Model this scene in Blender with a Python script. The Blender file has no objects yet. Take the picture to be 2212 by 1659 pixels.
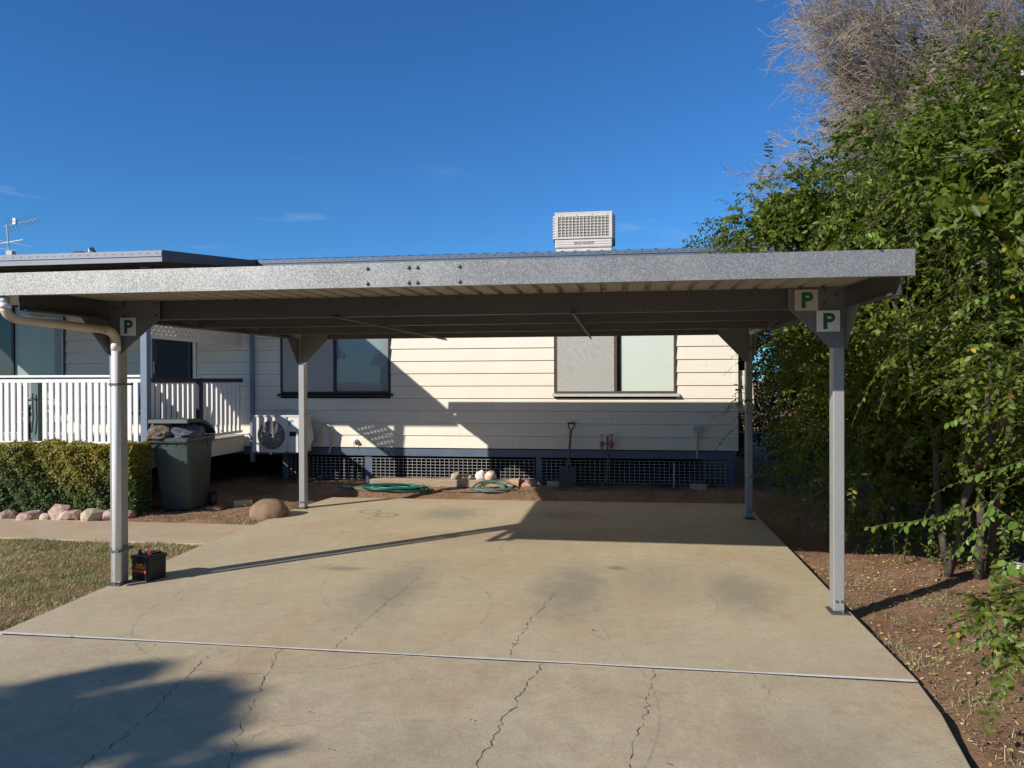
import bpy, bmesh, math, random
import numpy as np
from mathutils import Vector, Matrix, noise as mnoise

scene = bpy.context.scene
col = scene.collection
R = math.radians
random.seed(7)
rng = np.random.default_rng(11)

# ------------------------------------------------------------------ camera
yaw, pit, rol = 0.1426, -0.0049, -0.0032
fw = Vector((-math.sin(yaw), math.cos(yaw), 0)); rt = Vector((math.cos(yaw), math.sin(yaw), 0)); up = Vector((0, 0, 1))
fw, up = fw*math.cos(pit) + up*math.sin(pit), up*math.cos(pit) - fw*math.sin(pit)
rt, up = rt*math.cos(rol) + up*math.sin(rol), up*math.cos(rol) - rt*math.sin(rol)
cd = bpy.data.cameras.new('camera'); cam = bpy.data.objects.new('camera', cd); col.objects.link(cam)
cd.sensor_width = 36; cd.sensor_fit = 'HORIZONTAL'; cd.lens = 36*1593.98/2212
cd.clip_start = 0.05; cd.clip_end = 1500
m = Matrix((rt, up, -fw)).transposed().to_4x4(); m.translation = (0, 0, 1.65)
cam.matrix_world = m
scene.camera = cam

# ------------------------------------------------------------------ light
SUN = Vector((1.03, 1.0, -1/1.35)).normalized()          # direction the light travels
elev = math.asin(-SUN.z); azi = math.atan2(-SUN.x, -SUN.y)  # clockwise from +Y, towards the sun
world = bpy.data.worlds.new('World'); scene.world = world; world.use_nodes = True
nt = world.node_tree; N = nt.nodes; L = nt.links
sky = N.new('ShaderNodeTexSky'); sky.sky_type = 'NISHITA'; sky.sun_disc = False
sky.sun_elevation = elev; sky.sun_rotation = azi
sky.altitude = 250; sky.air_density = 1.0; sky.dust_density = 0.1; sky.ozone_density = 1.5
bg = N['Background']; bg.inputs[1].default_value = 0.07
tc = N.new('ShaderNodeTexCoord')
mp = N.new('ShaderNodeMapping'); mp.inputs['Scale'].default_value = (4.0, 4.0, 22.0)
ns = N.new('ShaderNodeTexNoise'); ns.inputs['Scale'].default_value = 1.7; ns.inputs['Detail'].default_value = 6
cr = N.new('ShaderNodeValToRGB'); cr.color_ramp.elements[0].position = 0.63; cr.color_ramp.elements[1].position = 0.86
sep = N.new('ShaderNodeSeparateXYZ')
band = N.new('ShaderNodeValToRGB'); band.color_ramp.interpolation = 'EASE'
e = band.color_ramp.elements; e[0].position = 0.1; e[0].color = (0, 0, 0, 1); e[1].position = 0.2; e[1].color = (.35, .35, .35, 1)
k = e.new(0.3); k.color = (0, 0, 0, 1)
mul = N.new('ShaderNodeMath'); mul.operation = 'MULTIPLY'
mx = N.new('ShaderNodeMixRGB'); mx.inputs[2].default_value = (6.5, 8.2, 10.5, 1)
L.new(tc.outputs['Generated'], mp.inputs[0]); L.new(mp.outputs[0], ns.inputs['Vector']); L.new(ns.outputs[0], cr.inputs[0])
L.new(tc.outputs['Generated'], sep.inputs[0]); L.new(sep.outputs[2], band.inputs[0])
L.new(cr.outputs[0], mul.inputs[0]); L.new(band.outputs[0], mul.inputs[1])
L.new(mul.outputs[0], mx.inputs[0]); sg = N.new('ShaderNodeMixRGB'); sg.blend_type = 'MULTIPLY'; sg.inputs[0].default_value = 1; sg.inputs[2].default_value = (.36, .89, 1.52, 1)
L.new(sky.outputs[0], sg.inputs[1]); L.new(sg.outputs[0], mx.inputs[1]); L.new(mx.outputs[0], bg.inputs[0])

sd = bpy.data.lights.new('sun', 'SUN'); so = bpy.data.objects.new('sun', sd); col.objects.link(so)
sd.energy = 4.4; sd.angle = R(0.53); sd.color = (1.0, 0.95, 0.89)
so.rotation_euler = SUN.to_track_quat('-Z', 'Y').to_euler(); so.location = (-20, -20, 20)
vs = scene.view_settings; vs.view_transform = 'Standard'; vs.look = 'None'; vs.gamma = 1; vs.exposure = 0.3
vs.use_curve_mapping = False
scene.display_settings.display_device = 'sRGB'
scene.cycles.max_bounces = 6; scene.cycles.transparent_max_bounces = 12

# ------------------------------------------------------------------ materials
MATS = {}
def mat(name, c1, c2=None, scale=8.0, rough=0.6, metal=0.0, bump=0.0, bscale=None, spec=0.5, detail=5, rnd=0.0, coords='pos', stretch=None, trans=0.0):
    if name in MATS: return MATS[name]
    M = bpy.data.materials.new(name); M.use_nodes = True; t = M.node_tree; n = t.nodes; l = t.links
    b = n['Principled BSDF']; b.inputs['Roughness'].default_value = rough; b.inputs['Metallic'].default_value = metal
    b.inputs['Specular IOR Level'].default_value = spec
    g = n.new('ShaderNodeNewGeometry') if coords == 'pos' else n.new('ShaderNodeTexCoord')
    src = g.outputs['Position'] if coords == 'pos' else g.outputs['Object']
    if stretch:
        q = n.new('ShaderNodeMapping'); q.inputs['Scale'].default_value = stretch; l.new(src, q.inputs[0]); src = q.outputs[0]
    colr = None
    if c2 is not None:
        z = n.new('ShaderNodeTexNoise'); z.inputs['Scale'].default_value = scale; z.inputs['Detail'].default_value = detail
        z.inputs['Roughness'].default_value = 0.65
        l.new(src, z.inputs['Vector'])
        rp = n.new('ShaderNodeValToRGB'); rp.color_ramp.elements[0].position = .34; rp.color_ramp.elements[1].position = .68
        rp.color_ramp.elements[0].color = (*c1, 1); rp.color_ramp.elements[1].color = (*c2, 1)
        l.new(z.outputs[0], rp.inputs[0]); colr = rp.outputs[0]
    if rnd:
        oi = n.new('ShaderNodeObjectInfo'); hv = n.new('ShaderNodeHueSaturation')
        mr = n.new('ShaderNodeMapRange'); mr.inputs[3].default_value = 1 - rnd; mr.inputs[4].default_value = 1 + rnd
        l.new(oi.outputs['Random'], mr.inputs[0]); l.new(mr.outputs[0], hv.inputs['Value'])
        if colr: l.new(colr, hv.inputs['Color'])
        else: hv.inputs['Color'].default_value = (*c1, 1)
        colr = hv.outputs[0]
    if colr: l.new(colr, b.inputs['Base Color'])
    else: b.inputs['Base Color'].default_value = (*c1, 1)
    if bump:
        z2 = n.new('ShaderNodeTexNoise'); z2.inputs['Scale'].default_value = bscale or scale*3; z2.inputs['Detail'].default_value = 6
        l.new(src, z2.inputs['Vector'])
        bm = n.new('ShaderNodeBump'); bm.inputs['Strength'].default_value = min(1, bump); bm.inputs['Distance'].default_value = 0.01
        l.new(z2.outputs[0], bm.inputs['Height']); l.new(bm.outputs[0], b.inputs['Normal'])
    MATS[name] = M
    return M

def mat_leaf(name, rough=0.42, trans=0.35, obj_rnd=None):
    M = bpy.data.materials.new(name); M.use_nodes = True; t = M.node_tree; n = t.nodes; l = t.links
    b = n['Principled BSDF']; b.inputs['Roughness'].default_value = rough; b.inputs['Specular IOR Level'].default_value = .4
    tr = n.new('ShaderNodeBsdfTranslucent'); mix = n.new('ShaderNodeMixShader'); mix.inputs[0].default_value = trans
    if obj_rnd:
        oi = n.new('ShaderNodeObjectInfo'); rp = n.new('ShaderNodeValToRGB')
        rp.color_ramp.elements[0].color = (*obj_rnd[0], 1); rp.color_ramp.elements[1].color = (*obj_rnd[1], 1)
        l.new(oi.outputs['Random'], rp.inputs[0]); c = rp.outputs[0]
    else:
        a = n.new('ShaderNodeAttribute'); a.attribute_name = 'tint'; c = a.outputs['Color']
    br = n.new('ShaderNodeMixRGB'); br.blend_type = 'MULTIPLY'; br.inputs[0].default_value = 1; br.inputs[2].default_value = (1.2, 1.25, .45, 1)
    l.new(c, b.inputs['Base Color']); l.new(c, br.inputs[1]); l.new(br.outputs[0], tr.inputs[0])
    l.new(b.outputs[0], mix.inputs[1]); l.new(tr.outputs[0], mix.inputs[2]); l.new(mix.outputs[0], n['Material Output'].inputs[0])
    return M

def mat_galv(name, dark, light, rough, metal):
    M = bpy.data.materials.new(name); M.use_nodes = True; t = M.node_tree; n = t.nodes; l = t.links
    b = n['Principled BSDF']; b.inputs['Metallic'].default_value = metal
    g = n.new('ShaderNodeNewGeometry')
    v = n.new('ShaderNodeTexVoronoi'); v.inputs['Scale'].default_value = 150; l.new(g.outputs['Position'], v.inputs['Vector'])
    w = n.new('ShaderNodeTexNoise'); w.inputs['Scale'].default_value = 3.0; w.inputs['Detail'].default_value = 4; l.new(g.outputs['Position'], w.inputs['Vector'])
    bw = n.new('ShaderNodeRGBToBW'); l.new(v.outputs['Color'], bw.inputs[0])
    ad = n.new('ShaderNodeMath'); ad.operation = 'MULTIPLY_ADD'; l.new(w.outputs[0], ad.inputs[0]); ad.inputs[1].default_value = .5
    pw = n.new('ShaderNodeMath'); pw.operation = 'POWER'; pw.inputs[1].default_value = 2.4; l.new(bw.outputs[0], pw.inputs[0])
    l.new(pw.outputs[0], ad.inputs[2])
    rp = n.new('ShaderNodeValToRGB'); rp.color_ramp.elements[0].position = .22; rp.color_ramp.elements[1].position = .75
    rp.color_ramp.elements[0].color = (*dark, 1); rp.color_ramp.elements[1].color = (*light, 1)
    l.new(ad.outputs[0], rp.inputs[0]); l.new(rp.outputs[0], b.inputs['Base Color'])
    mr = n.new('ShaderNodeMapRange'); mr.inputs[3].default_value = rough + .1; mr.inputs[4].default_value = rough - .12
    l.new(bw.outputs[0], mr.inputs[0]); l.new(mr.outputs[0], b.inputs['Roughness'])
    bp = n.new('ShaderNodeBump'); bp.inputs['Strength'].default_value = .25; bp.inputs['Distance'].default_value = .002
    l.new(bw.outputs[0], bp.inputs['Height']); l.new(bp.outputs[0], b.inputs['Normal'])
    MATS[name] = M
    return M

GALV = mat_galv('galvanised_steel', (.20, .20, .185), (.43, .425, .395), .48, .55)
GALV2 = mat_galv('shade_toned_galv', (.085, .085, .085), (.12, .12, .12), .55, .4)  # darker than the other galvanised steel; shade under the roof put into the colour
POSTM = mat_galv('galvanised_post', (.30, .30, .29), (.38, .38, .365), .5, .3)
SHEET = mat('roof_underside', (.30, .275, .22), (.35, .325, .27), 2, .55, 0, rnd=.03)
CREAM = mat('cream_weatherboard', (.775, .70, .55), (.83, .765, .625), 1.3, .55, 0, .05, 60, rnd=.012)
WHITE = mat('white_paint', (.82, .80, .75), (.87, .85, .80), 3, .45, rnd=.015)
NAVY = mat('blue_grey_paint', (.085, .115, .165), (.115, .15, .205), 4, .5, 0, .05, 40)
NAVYL = mat('blue_grey_post_paint', (.16, .21, .26), (.19, .24, .30), 4, .5)
GUT = mat('blue_grey_colorbond', (.135, .165, .205), (.155, .19, .235), 2, .38, .15)
GUTV = mat('grey_verandah_gutter', (.25, .27, .29), (.29, .31, .33), 2, .35, .15)
BLACK = mat('near_black', (.012, .012, .013), None, rough=.5)
DARKW = mat('dark_brown_timber', (.045, .032, .024), (.075, .055, .04), 6, .7)
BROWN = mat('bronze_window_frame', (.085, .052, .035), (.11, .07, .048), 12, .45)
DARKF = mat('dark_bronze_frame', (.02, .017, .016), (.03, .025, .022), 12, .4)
PVC = mat('white_pvc_pipe', (.78, .76, .71), (.82, .80, .75), 3, .35)
PVCW = mat('weathered_pvc_pipe', (.55, .45, .30), (.68, .58, .42), 5, .45)
TAPM = mat('black_tape', (.10, .11, .11), None, rough=.5)
BIN = mat('green_bin_plastic', (.052, .078, .068), (.068, .098, .088), 7, .42, 0, .06, 90, rnd=0)
RUBBER = mat('black_rubber', (.012, .012, .012), None, rough=.8)
BATT = mat('black_battery_case', (.012, .012, .013), (.02, .02, .021), 30, .38)
RED = mat('red_plastic', (.50, .03, .05), None, rough=.35)
YEL = mat('yellow_print', (.75, .42, .03), None, rough=.5)
ORG = mat('orange_print', (.75, .09, .02), None, rough=.4)
GREENP = mat('green_letter_print', (.012, .11, .075), None, rough=.5)
SIGNW = mat('white_sign_plate', (.70, .71, .68), (.76, .77, .74), 12, .5)
SIGNC = mat('aged_cream_sign_plate', (.50, .48, .38), (.58, .56, .45), 12, .55)
ACW = mat('offwhite_appliance', (.72, .71, .65), (.77, .76, .70), 5, .4)
COOL = mat('cooler_beige_plastic', (.60, .55, .46), (.68, .63, .54), 5, .5)
COOLP = mat('cooler_pad', (.26, .23, .20), (.38, .34, .30), 40, .9, 0, .4, 90)
CYAN = mat('cyan_print', (.05, .45, .72), None, rough=.5)
NAVYP = mat('navy_print', (.01, .02, .09), None, rough=.5)
SEAL = mat('white_joint_sealant', (.62, .60, .54), (.74, .73, .68), 20, .8, 0, .3, 60)
CRACK = mat('crack_dirt', (.10, .078, .055), (.15, .115, .08), 30, .95)
HOSE = mat('green_hose', (.01, .095, .07), (.014, .13, .095), 8, .35)
HOSEO = mat('faded_green_hose', (.06, .10, .07), (.10, .15, .10), 8, .5)
COPPER = mat('copper_pipe', (.25, .12, .07), (.34, .18, .11), 20, .45, .5)
RUSTR = mat('faded_red_tap', (.36, .085, .06), (.42, .13, .09), 30, .5)
GREYP = mat('grey_conduit', (.42, .42, .40), (.5, .5, .47), 10, .5)
BARK = mat('brown_bark', (.06, .045, .032), (.13, .10, .075), 18, .9, 0, .6, 50)
BARKG = mat('pale_dry_bark', (.25, .195, .135), (.44, .36, .27), 5, .85)
STEM = mat('olive_stem', (.07, .075, .03), (.13, .11, .06), 8, .7)
WIRE = mat('galvanised_wire', (.40, .39, .37), (.48, .47, .45), 14, .55, .1)
BRICKY = mat('yellow_brick', (.56, .38, .18), (.66, .47, .25), 30, .9, 0, .3, 90)
BRICKP = mat('pink_brick', (.50, .28, .20), (.62, .40, .30), 30, .9, 0, .3, 90)
ROCKP = mat('pink_sandstone', (.26, .135, .085), (.60, .46, .37), 13, .9, 0, .6, 30, rnd=.2)
ROCKT = mat('tan_sandstone', (.46, .36, .23), (.62, .52, .37), 12, .9, 0, .4, 40, rnd=.1)
ROCKW = mat('white_quartz_rock', (.42, .38, .32), (.82, .80, .76), 14, .8, 0, .5, 40)
ROCKO = mat('orange_white_rock', (.55, .26, .10), (.80, .72, .60), 10, .8, 0, .5, 40)
BOULD = mat('brown_boulder', (.20, .125, .065), (.30, .20, .11), 7, .9, 0, .25, 50)
SLEEP = mat('weathered_sleeper', (.34, .25, .16), (.52, .41, .28), 9, .9, 0, .7, 30, stretch=(.5, 8, 8))
RUBB = mat('pink_rubble', (.50, .20, .14), (.60, .32, .24), 20, .9, 0, .5, 60)
TERRA = mat('terracotta', (.36, .22, .11), (.44, .29, .16), 14, .85)
SHOV = mat('shovel_steel', (.05, .045, .04), (.09, .07, .055), 20, .6)
SHOVW = mat('shovel_handle_wood', (.12, .08, .05), (.18, .13, .08), 10, .7)
CLOTH = mat('dark_green_cloth', (.008, .05, .038), (.012, .07, .05), 10, .8)
CHAIRM = mat('navy_chair_fabric', (.012, .014, .045), (.02, .022, .06), 10, .8)
BLIND = mat('roller_blind', (.72, .74, .64), (.76, .78, .68), 2, .75)
BLINDG = mat('grey_curtain_lining', (.40, .42, .38), (.47, .48, .43), 3, .8)

def mat_glass():
    M = bpy.data.materials.new('window_glass'); M.use_nodes = True; t = M.node_tree; n = t.nodes; l = t.links
    n.remove(n['Principled BSDF'])
    tr = n.new('ShaderNodeBsdfTransparent'); tr.inputs[0].default_value = (.94, .97, .96, 1)
    gl = n.new('ShaderNodeBsdfGlossy'); gl.inputs['Roughness'].default_value = .02
    lw = n.new('ShaderNodeLayerWeight'); lw.inputs[0].default_value = .5
    pw = n.new('ShaderNodeMath'); pw.operation = 'POWER'; pw.inputs[1].default_value = 4; l.new(lw.outputs['Facing'], pw.inputs[0])
    fa = n.new('ShaderNodeMath'); fa.operation = 'MULTIPLY_ADD'; fa.inputs[1].default_value = .85; fa.inputs[2].default_value = .05; l.new(pw.outputs[0], fa.inputs[0])
    mix = n.new('ShaderNodeMixShader'); l.new(fa.outputs[0], mix.inputs[0]); l.new(tr.outputs[0], mix.inputs[1]); l.new(gl.outputs[0], mix.inputs[2])
    l.new(mix.outputs[0], n['Material Output'].inputs[0]); return M
GLASS = mat_glass()
def mat_screen():
    M = bpy.data.materials.new('insect_screen_mesh'); M.use_nodes = True; t = M.node_tree; n = t.nodes; l = t.links
    b = n['Principled BSDF']; b.inputs['Roughness'].default_value = .8
    g = n.new('ShaderNodeNewGeometry')
    z = n.new('ShaderNodeTexNoise'); z.inputs['Scale'].default_value = 2.2; z.inputs['Detail'].default_value = 1.5; l.new(g.outputs['Position'], z.inputs['Vector'])
    m1 = n.new('ShaderNodeMath'); m1.operation = 'MULTIPLY'; m1.inputs[1].default_value = 150; l.new(z.outputs[0], m1.inputs[0])
    s = n.new('ShaderNodeMath'); s.operation = 'SINE'; l.new(m1.outputs[0], s.inputs[0])
    rp = n.new('ShaderNodeValToRGB'); rp.color_ramp.elements[0].color = (.50, .49, .43, 1); rp.color_ramp.elements[1].color = (.56, .55, .49, 1)
    mr = n.new('ShaderNodeMapRange'); mr.inputs[1].default_value = -1; l.new(s.outputs[0], mr.inputs[0]); l.new(mr.outputs[0], rp.inputs[0]); l.new(rp.outputs[0], b.inputs['Base Color'])
    tr = n.new('ShaderNodeBsdfTransparent'); mix = n.new('ShaderNodeMixShader'); mix.inputs[0].default_value = .7
    l.new(tr.outputs[0], mix.inputs[1]); l.new(b.outputs[0], mix.inputs[2]); l.new(mix.outputs[0], n['Material Output'].inputs[0]); return M
SCREEN = mat_screen()
def mat_bag(name, c, a):
    M = bpy.data.materials.new(name); M.use_nodes = True; t = M.node_tree; n = t.nodes; l = t.links
    b = n['Principled BSDF']; b.inputs['Roughness'].default_value = .22
    z = n.new('ShaderNodeTexNoise'); z.inputs['Scale'].default_value = 14; z.inputs['Detail'].default_value = 4
    rp = n.new('ShaderNodeValToRGB'); rp.color_ramp.elements[0].position = .35; rp.color_ramp.elements[1].position = .7
    rp.color_ramp.elements[0].color = (*c, 1); rp.color_ramp.elements[1].color = (*a, 1)
    l.new(z.outputs[0], rp.inputs[0]); l.new(rp.outputs[0], b.inputs['Base Color'])
    v = n.new('ShaderNodeTexNoise'); v.inputs['Scale'].default_value = 22; v.inputs['Detail'].default_value = 3; v.inputs['Distortion'].default_value = 2.5
    bp = n.new('ShaderNodeBump'); bp.inputs['Strength'].default_value = .9; bp.inputs['Distance'].default_value = .03
    l.new(v.outputs[0], bp.inputs['Height']); l.new(bp.outputs[0], b.inputs['Normal']); return M
BAG1 = mat_bag('clear_brown_bag', (.16, .09, .045), (.40, .34, .30))
BAG2 = mat_bag('clear_blue_grey_bag', (.05, .055, .12), (.34, .36, .42))

def vmath(n, l, op, a, b):
    x = n.new('ShaderNodeVectorMath'); x.operation = op
    for i, s in enumerate((a, b)):
        if s is None: continue
        if isinstance(s, tuple): x.inputs[i].default_value = s
        else: l.new(s, x.inputs[i])
    return x
def fmath(n, l, op, a, b=None, c=None, clamp=False):
    x = n.new('ShaderNodeMath'); x.operation = op; x.use_clamp = clamp
    for i, s in enumerate((a, b, c)):
        if s is None: continue
        if isinstance(s, (int, float)): x.inputs[i].default_value = s
        else: l.new(s, x.inputs[i])
    return x.outputs[0]

def mat_concrete():
    M = bpy.data.materials.new('driveway_concrete'); M.use_nodes = True; t = M.node_tree; n = t.nodes; l = t.links
    b = n['Principled BSDF']; b.inputs['Roughness'].default_value = .82; b.inputs['Specular IOR Level'].default_value = .3
    g = n.new('ShaderNodeNewGeometry'); P = g.outputs['Position']
    def noise(s, d=5, r=.6, dist=0):
        z = n.new('ShaderNodeTexNoise'); z.inputs['Scale'].default_value = s; z.inputs['Detail'].default_value = d
        z.inputs['Roughness'].default_value = r; z.inputs['Distortion'].default_value = dist; l.new(P, z.inputs['Vector']); return z.outputs[0]
    def ramp(x, p0, c0, p1, c1):
        r = n.new('ShaderNodeValToRGB'); r.color_ramp.elements[0].position = p0; r.color_ramp.elements[1].position = p1
        r.color_ramp.elements[0].color = (*c0, 1); r.color_ramp.elements[1].color = (*c1, 1); l.new(x, r.inputs[0]); return r.outputs[0]
    def mixc(f, a, c, mode='MIX'):
        q = n.new('ShaderNodeMixRGB'); q.blend_type = mode
        if isinstance(f, float): q.inputs[0].default_value = f
        else: l.new(f, q.inputs[0])
        for i, s in ((1, a), (2, c)):
            if isinstance(s, tuple): q.inputs[i].default_value = (*s, 1)
            else: l.new(s, q.inputs[i])
        return q.outputs[0]
    base = ramp(noise(1.1, 6, .62), .3, (.52, .42, .26), .7, (.61, .505, .33))
    # warm rusty wash near the lawn side and near the joint
    wash = fmath(n, l, 'MULTIPLY', ramp(noise(.8, 4, .5, .6), .5, (0, 0, 0), .8, (1, 1, 1)), .55)
    base = mixc(wash, base, (.55, .33, .18))
    fine = ramp(noise(55, 6, .75), .3, (.80, .80, .80), .72, (1.12, 1.12, 1.12)); base = mixc(1.0, base, fine, 'MULTIPLY')
    med = ramp(noise(9, 6, .72), .3, (.86, .86, .87), .7, (1.07, 1.06, 1.04)); base = mixc(1.0, base, med, 'MULTIPLY')
    sepn = n.new('ShaderNodeSeparateXYZ'); l.new(P, sepn.inputs[0])
    # front slab (this side of the joint) is rougher, with brown speckled wear
    fr = fmath(n, l, 'LESS_THAN', sepn.outputs[1], 4.31)
    sp = ramp(noise(4.0, 9, .78), .47, (0, 0, 0), .68, (1, 1, 1))
    base = mixc(fmath(n, l, 'MULTIPLY', fmath(n, l, 'MULTIPLY', sp, fr), .55), base, (.36, .265, .16))
    sp2 = ramp(noise(120, 3, .6), .62, (0, 0, 0), .72, (1, 1, 1))
    base = mixc(fmath(n, l, 'MULTIPLY', sp2, .35), base, (.28, .21, .135))
    sp3 = ramp(noise(150, 2, .5, 1), .68, (0, 0, 0), .76, (1, 1, 1))
    base = mixc(fmath(n, l, 'MULTIPLY', sp3, .4), base, (.72, .65, .52))
    # oil and tyre smudges
    dn = noise(5, 5, .6, .4); dist = fmath(n, l, 'MULTIPLY_ADD', dn, .9, -.45)
    tot = None
    for (x, y, rx, ry, s) in ((-1.78, 5.7, .38, 1.0, .62), (-.36, 5.9, .42, .95, .7), (.92, 5.95, .35, .75, .6), (-.02, 6.53, .12, .1, .95), (-2.4, 6.2, .28, .09, .75),
                              (-2.07, 8.95, .55, .55, .6), (-.7, 9.0, .5, .4, .5), (.3, 6.2, .5, .9, .35), (-1.2, 7.6, .9, .6, .25), (-.9, 2.9, .6, .7, .25), (.9, 3.4, .4, .5, .3)):
        d = vmath(n, l, 'SUBTRACT', P, (x, y, 0)); d = vmath(n, l, 'MULTIPLY', d.outputs[0], (1/rx, 1/ry, 0))
        ln = n.new('ShaderNodeVectorMath'); ln.operation = 'LENGTH'; l.new(d.outputs[0], ln.inputs[0])
        q = fmath(n, l, 'ADD', ln.outputs['Value'], dist)
        mr = n.new('ShaderNodeMapRange'); mr.interpolation_type = 'SMOOTHSTEP'; mr.inputs[1].default_value = 1.25; mr.inputs[2].default_value = .1
        mr.inputs[3].default_value = 0; mr.inputs[4].default_value = s; l.new(q, mr.inputs[0])
        tot = mr.outputs[0] if tot is None else fmath(n, l, 'MAXIMUM', tot, mr.outputs[0])
    base = mixc(fmath(n, l, 'MULTIPLY', tot, .85), base, (.20, .19, .15))
    # rings left by pots, thin tyre scrub arcs
    tot = None
    brk = ramp(noise(6, 3, .5), .36, (0, 0, 0), .6, (1, 1, 1))
    for (x, y, r, w, s) in ((-3.10, 8.96, .12, .035, .9), (-2.82, 8.76, .13, .04, 1.0), (-2.85, 8.52, .12, .02, .5), (-1.95, 6.9, .85, .011, .6), (-2.15, 5.15, 1.24, .012, .65),
                            (-1.55, 3.75, 1.75, .010, .6), (-.9, 6.25, 1.2, .011, .6), (-.7, 6.2, 1.75, .009, .45), (-1.2, 4.6, 1.15, .009, .4), (.1, 5.6, .62, .011, .5)):
        d = vmath(n, l, 'SUBTRACT', P, (x, y, 0)); d = vmath(n, l, 'MULTIPLY', d.outputs[0], (1, 1, 0))
        ln = n.new('ShaderNodeVectorMath'); ln.operation = 'LENGTH'; l.new(d.outputs[0], ln.inputs[0])
        q = fmath(n, l, 'ABSOLUTE', fmath(n, l, 'SUBTRACT', ln.outputs['Value'], r))
        mr = n.new('ShaderNodeMapRange'); mr.interpolation_type = 'SMOOTHSTEP'; mr.inputs[1].default_value = w; mr.inputs[2].default_value = w*.3
        mr.inputs[3].default_value = 0; mr.inputs[4].default_value = s; l.new(q, mr.inputs[0])
        v = mr.outputs[0] if r < .3 else fmath(n, l, 'MULTIPLY', mr.outputs[0], brk)
        tot = v if tot is None else fmath(n, l, 'MAXIMUM', tot, v)
    base = mixc(fmath(n, l, 'MULTIPLY', tot, .55), base, (.17, .16, .13))
    # rust splash and red dust along the far edge
    mr = n.new('ShaderNodeMapRange'); mr.interpolation_type = 'SMOOTHSTEP'; mr.inputs[1].default_value = 9.55; mr.inputs[2].default_value = 10.2; mr.inputs[4].default_value = .45
    l.new(fmath(n, l, 'ADD', sepn.outputs[1], fmath(n, l, 'MULTIPLY', dist, .6)), mr.inputs[0]); base = mixc(mr.outputs[0], base, (.50, .31, .17))
    l.new(base, b.inputs['Base Color'])
    bp = n.new('ShaderNodeBump'); bp.inputs['Strength'].default_value = .5; bp.inputs['Distance'].default_value = .006
    l.new(noise(110, 6, .75), bp.inputs['Height']); l.new(bp.outputs[0], b.inputs['Normal'])
    return M
CONC = mat_concrete()
PATHM = mat('path_concrete', (.47, .335, .20), (.55, .42, .27), 2.2, .85, 0, .35, 90)
def mat_dirt():
    M = bpy.data.materials.new('red_dirt'); M.use_nodes = True; t = M.node_tree; n = t.nodes; l = t.links
    b = n['Principled BSDF']; b.inputs['Roughness'].default_value = .95; b.inputs['Specular IOR Level'].default_value = .15
    g = n.new('ShaderNodeNewGeometry')
    def nz(s, d=6, r=.65):
        z = n.new('ShaderNodeTexNoise'); z.inputs['Scale'].default_value = s; z.inputs['Detail'].default_value = d; z.inputs['Roughness'].default_value = r
        l.new(g.outputs['Position'], z.inputs['Vector']); return z.outputs[0]
    rp = n.new('ShaderNodeValToRGB'); rp.color_ramp.elements[0].position = .3; rp.color_ramp.elements[1].position = .72
    rp.color_ramp.elements[0].color = (.24, .125, .065, 1); rp.color_ramp.elements[1].color = (.44, .27, .16, 1); l.new(nz(1.8), rp.inputs[0])
    r2 = n.new('ShaderNodeValToRGB'); r2.color_ramp.elements[0].position = .58; r2.color_ramp.elements[1].position = .72
    l.new(nz(38, 5, .7), r2.inputs[0])
    mx = n.new('ShaderNodeMixRGB'); mx.inputs[2].default_value = (.55, .42, .28, 1)
    l.new(fmath(n, l, 'MULTIPLY', r2.outputs[0], .6), mx.inputs[0]); l.new(rp.outputs[0], mx.inputs[1]); l.new(mx.outputs[0], b.inputs['Base Color'])
    bp = n.new('ShaderNodeBump'); bp.inputs['Strength'].default_value = .9; bp.inputs['Distance'].default_value = .03
    l.new(nz(45, 8, .7), bp.inputs['Height']); l.new(bp.outputs[0], b.inputs['Normal']); return M
DIRT = mat_dirt()
LEAF = mat_leaf('leaf_green', .45, .42); LEAFH = mat_leaf('hedge_leaf', .5, .3); LITTER = mat_leaf('dry_litter', .8, .1); GRASSM = mat_leaf('grass_blade', .6, .25)
BIGLEAF = mat_leaf('large_leaf', .4, .35, ((.10, .19, .022), (.20, .30, .045)))

# ------------------------------------------------------------------ object helpers
def tag(o, label=None, cat=None, group=None, kind=None):
    if label: o['label'] = label
    if cat: o['category'] = cat
    if group: o['group'] = group
    if kind: o['kind'] = kind
    return o
def empty(name, loc, label, cat, group=None, rz=0.0):
    o = bpy.data.objects.new(name, None); col.objects.link(o); o.location = loc; o.rotation_euler = (0, 0, rz); o.empty_display_size = .1
    return tag(o, label, cat, group)
def root_loc(p):
    v = Vector((0, 0, 0))
    while p is not None:
        v = v + p.location; p = p.parent
    return v

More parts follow.
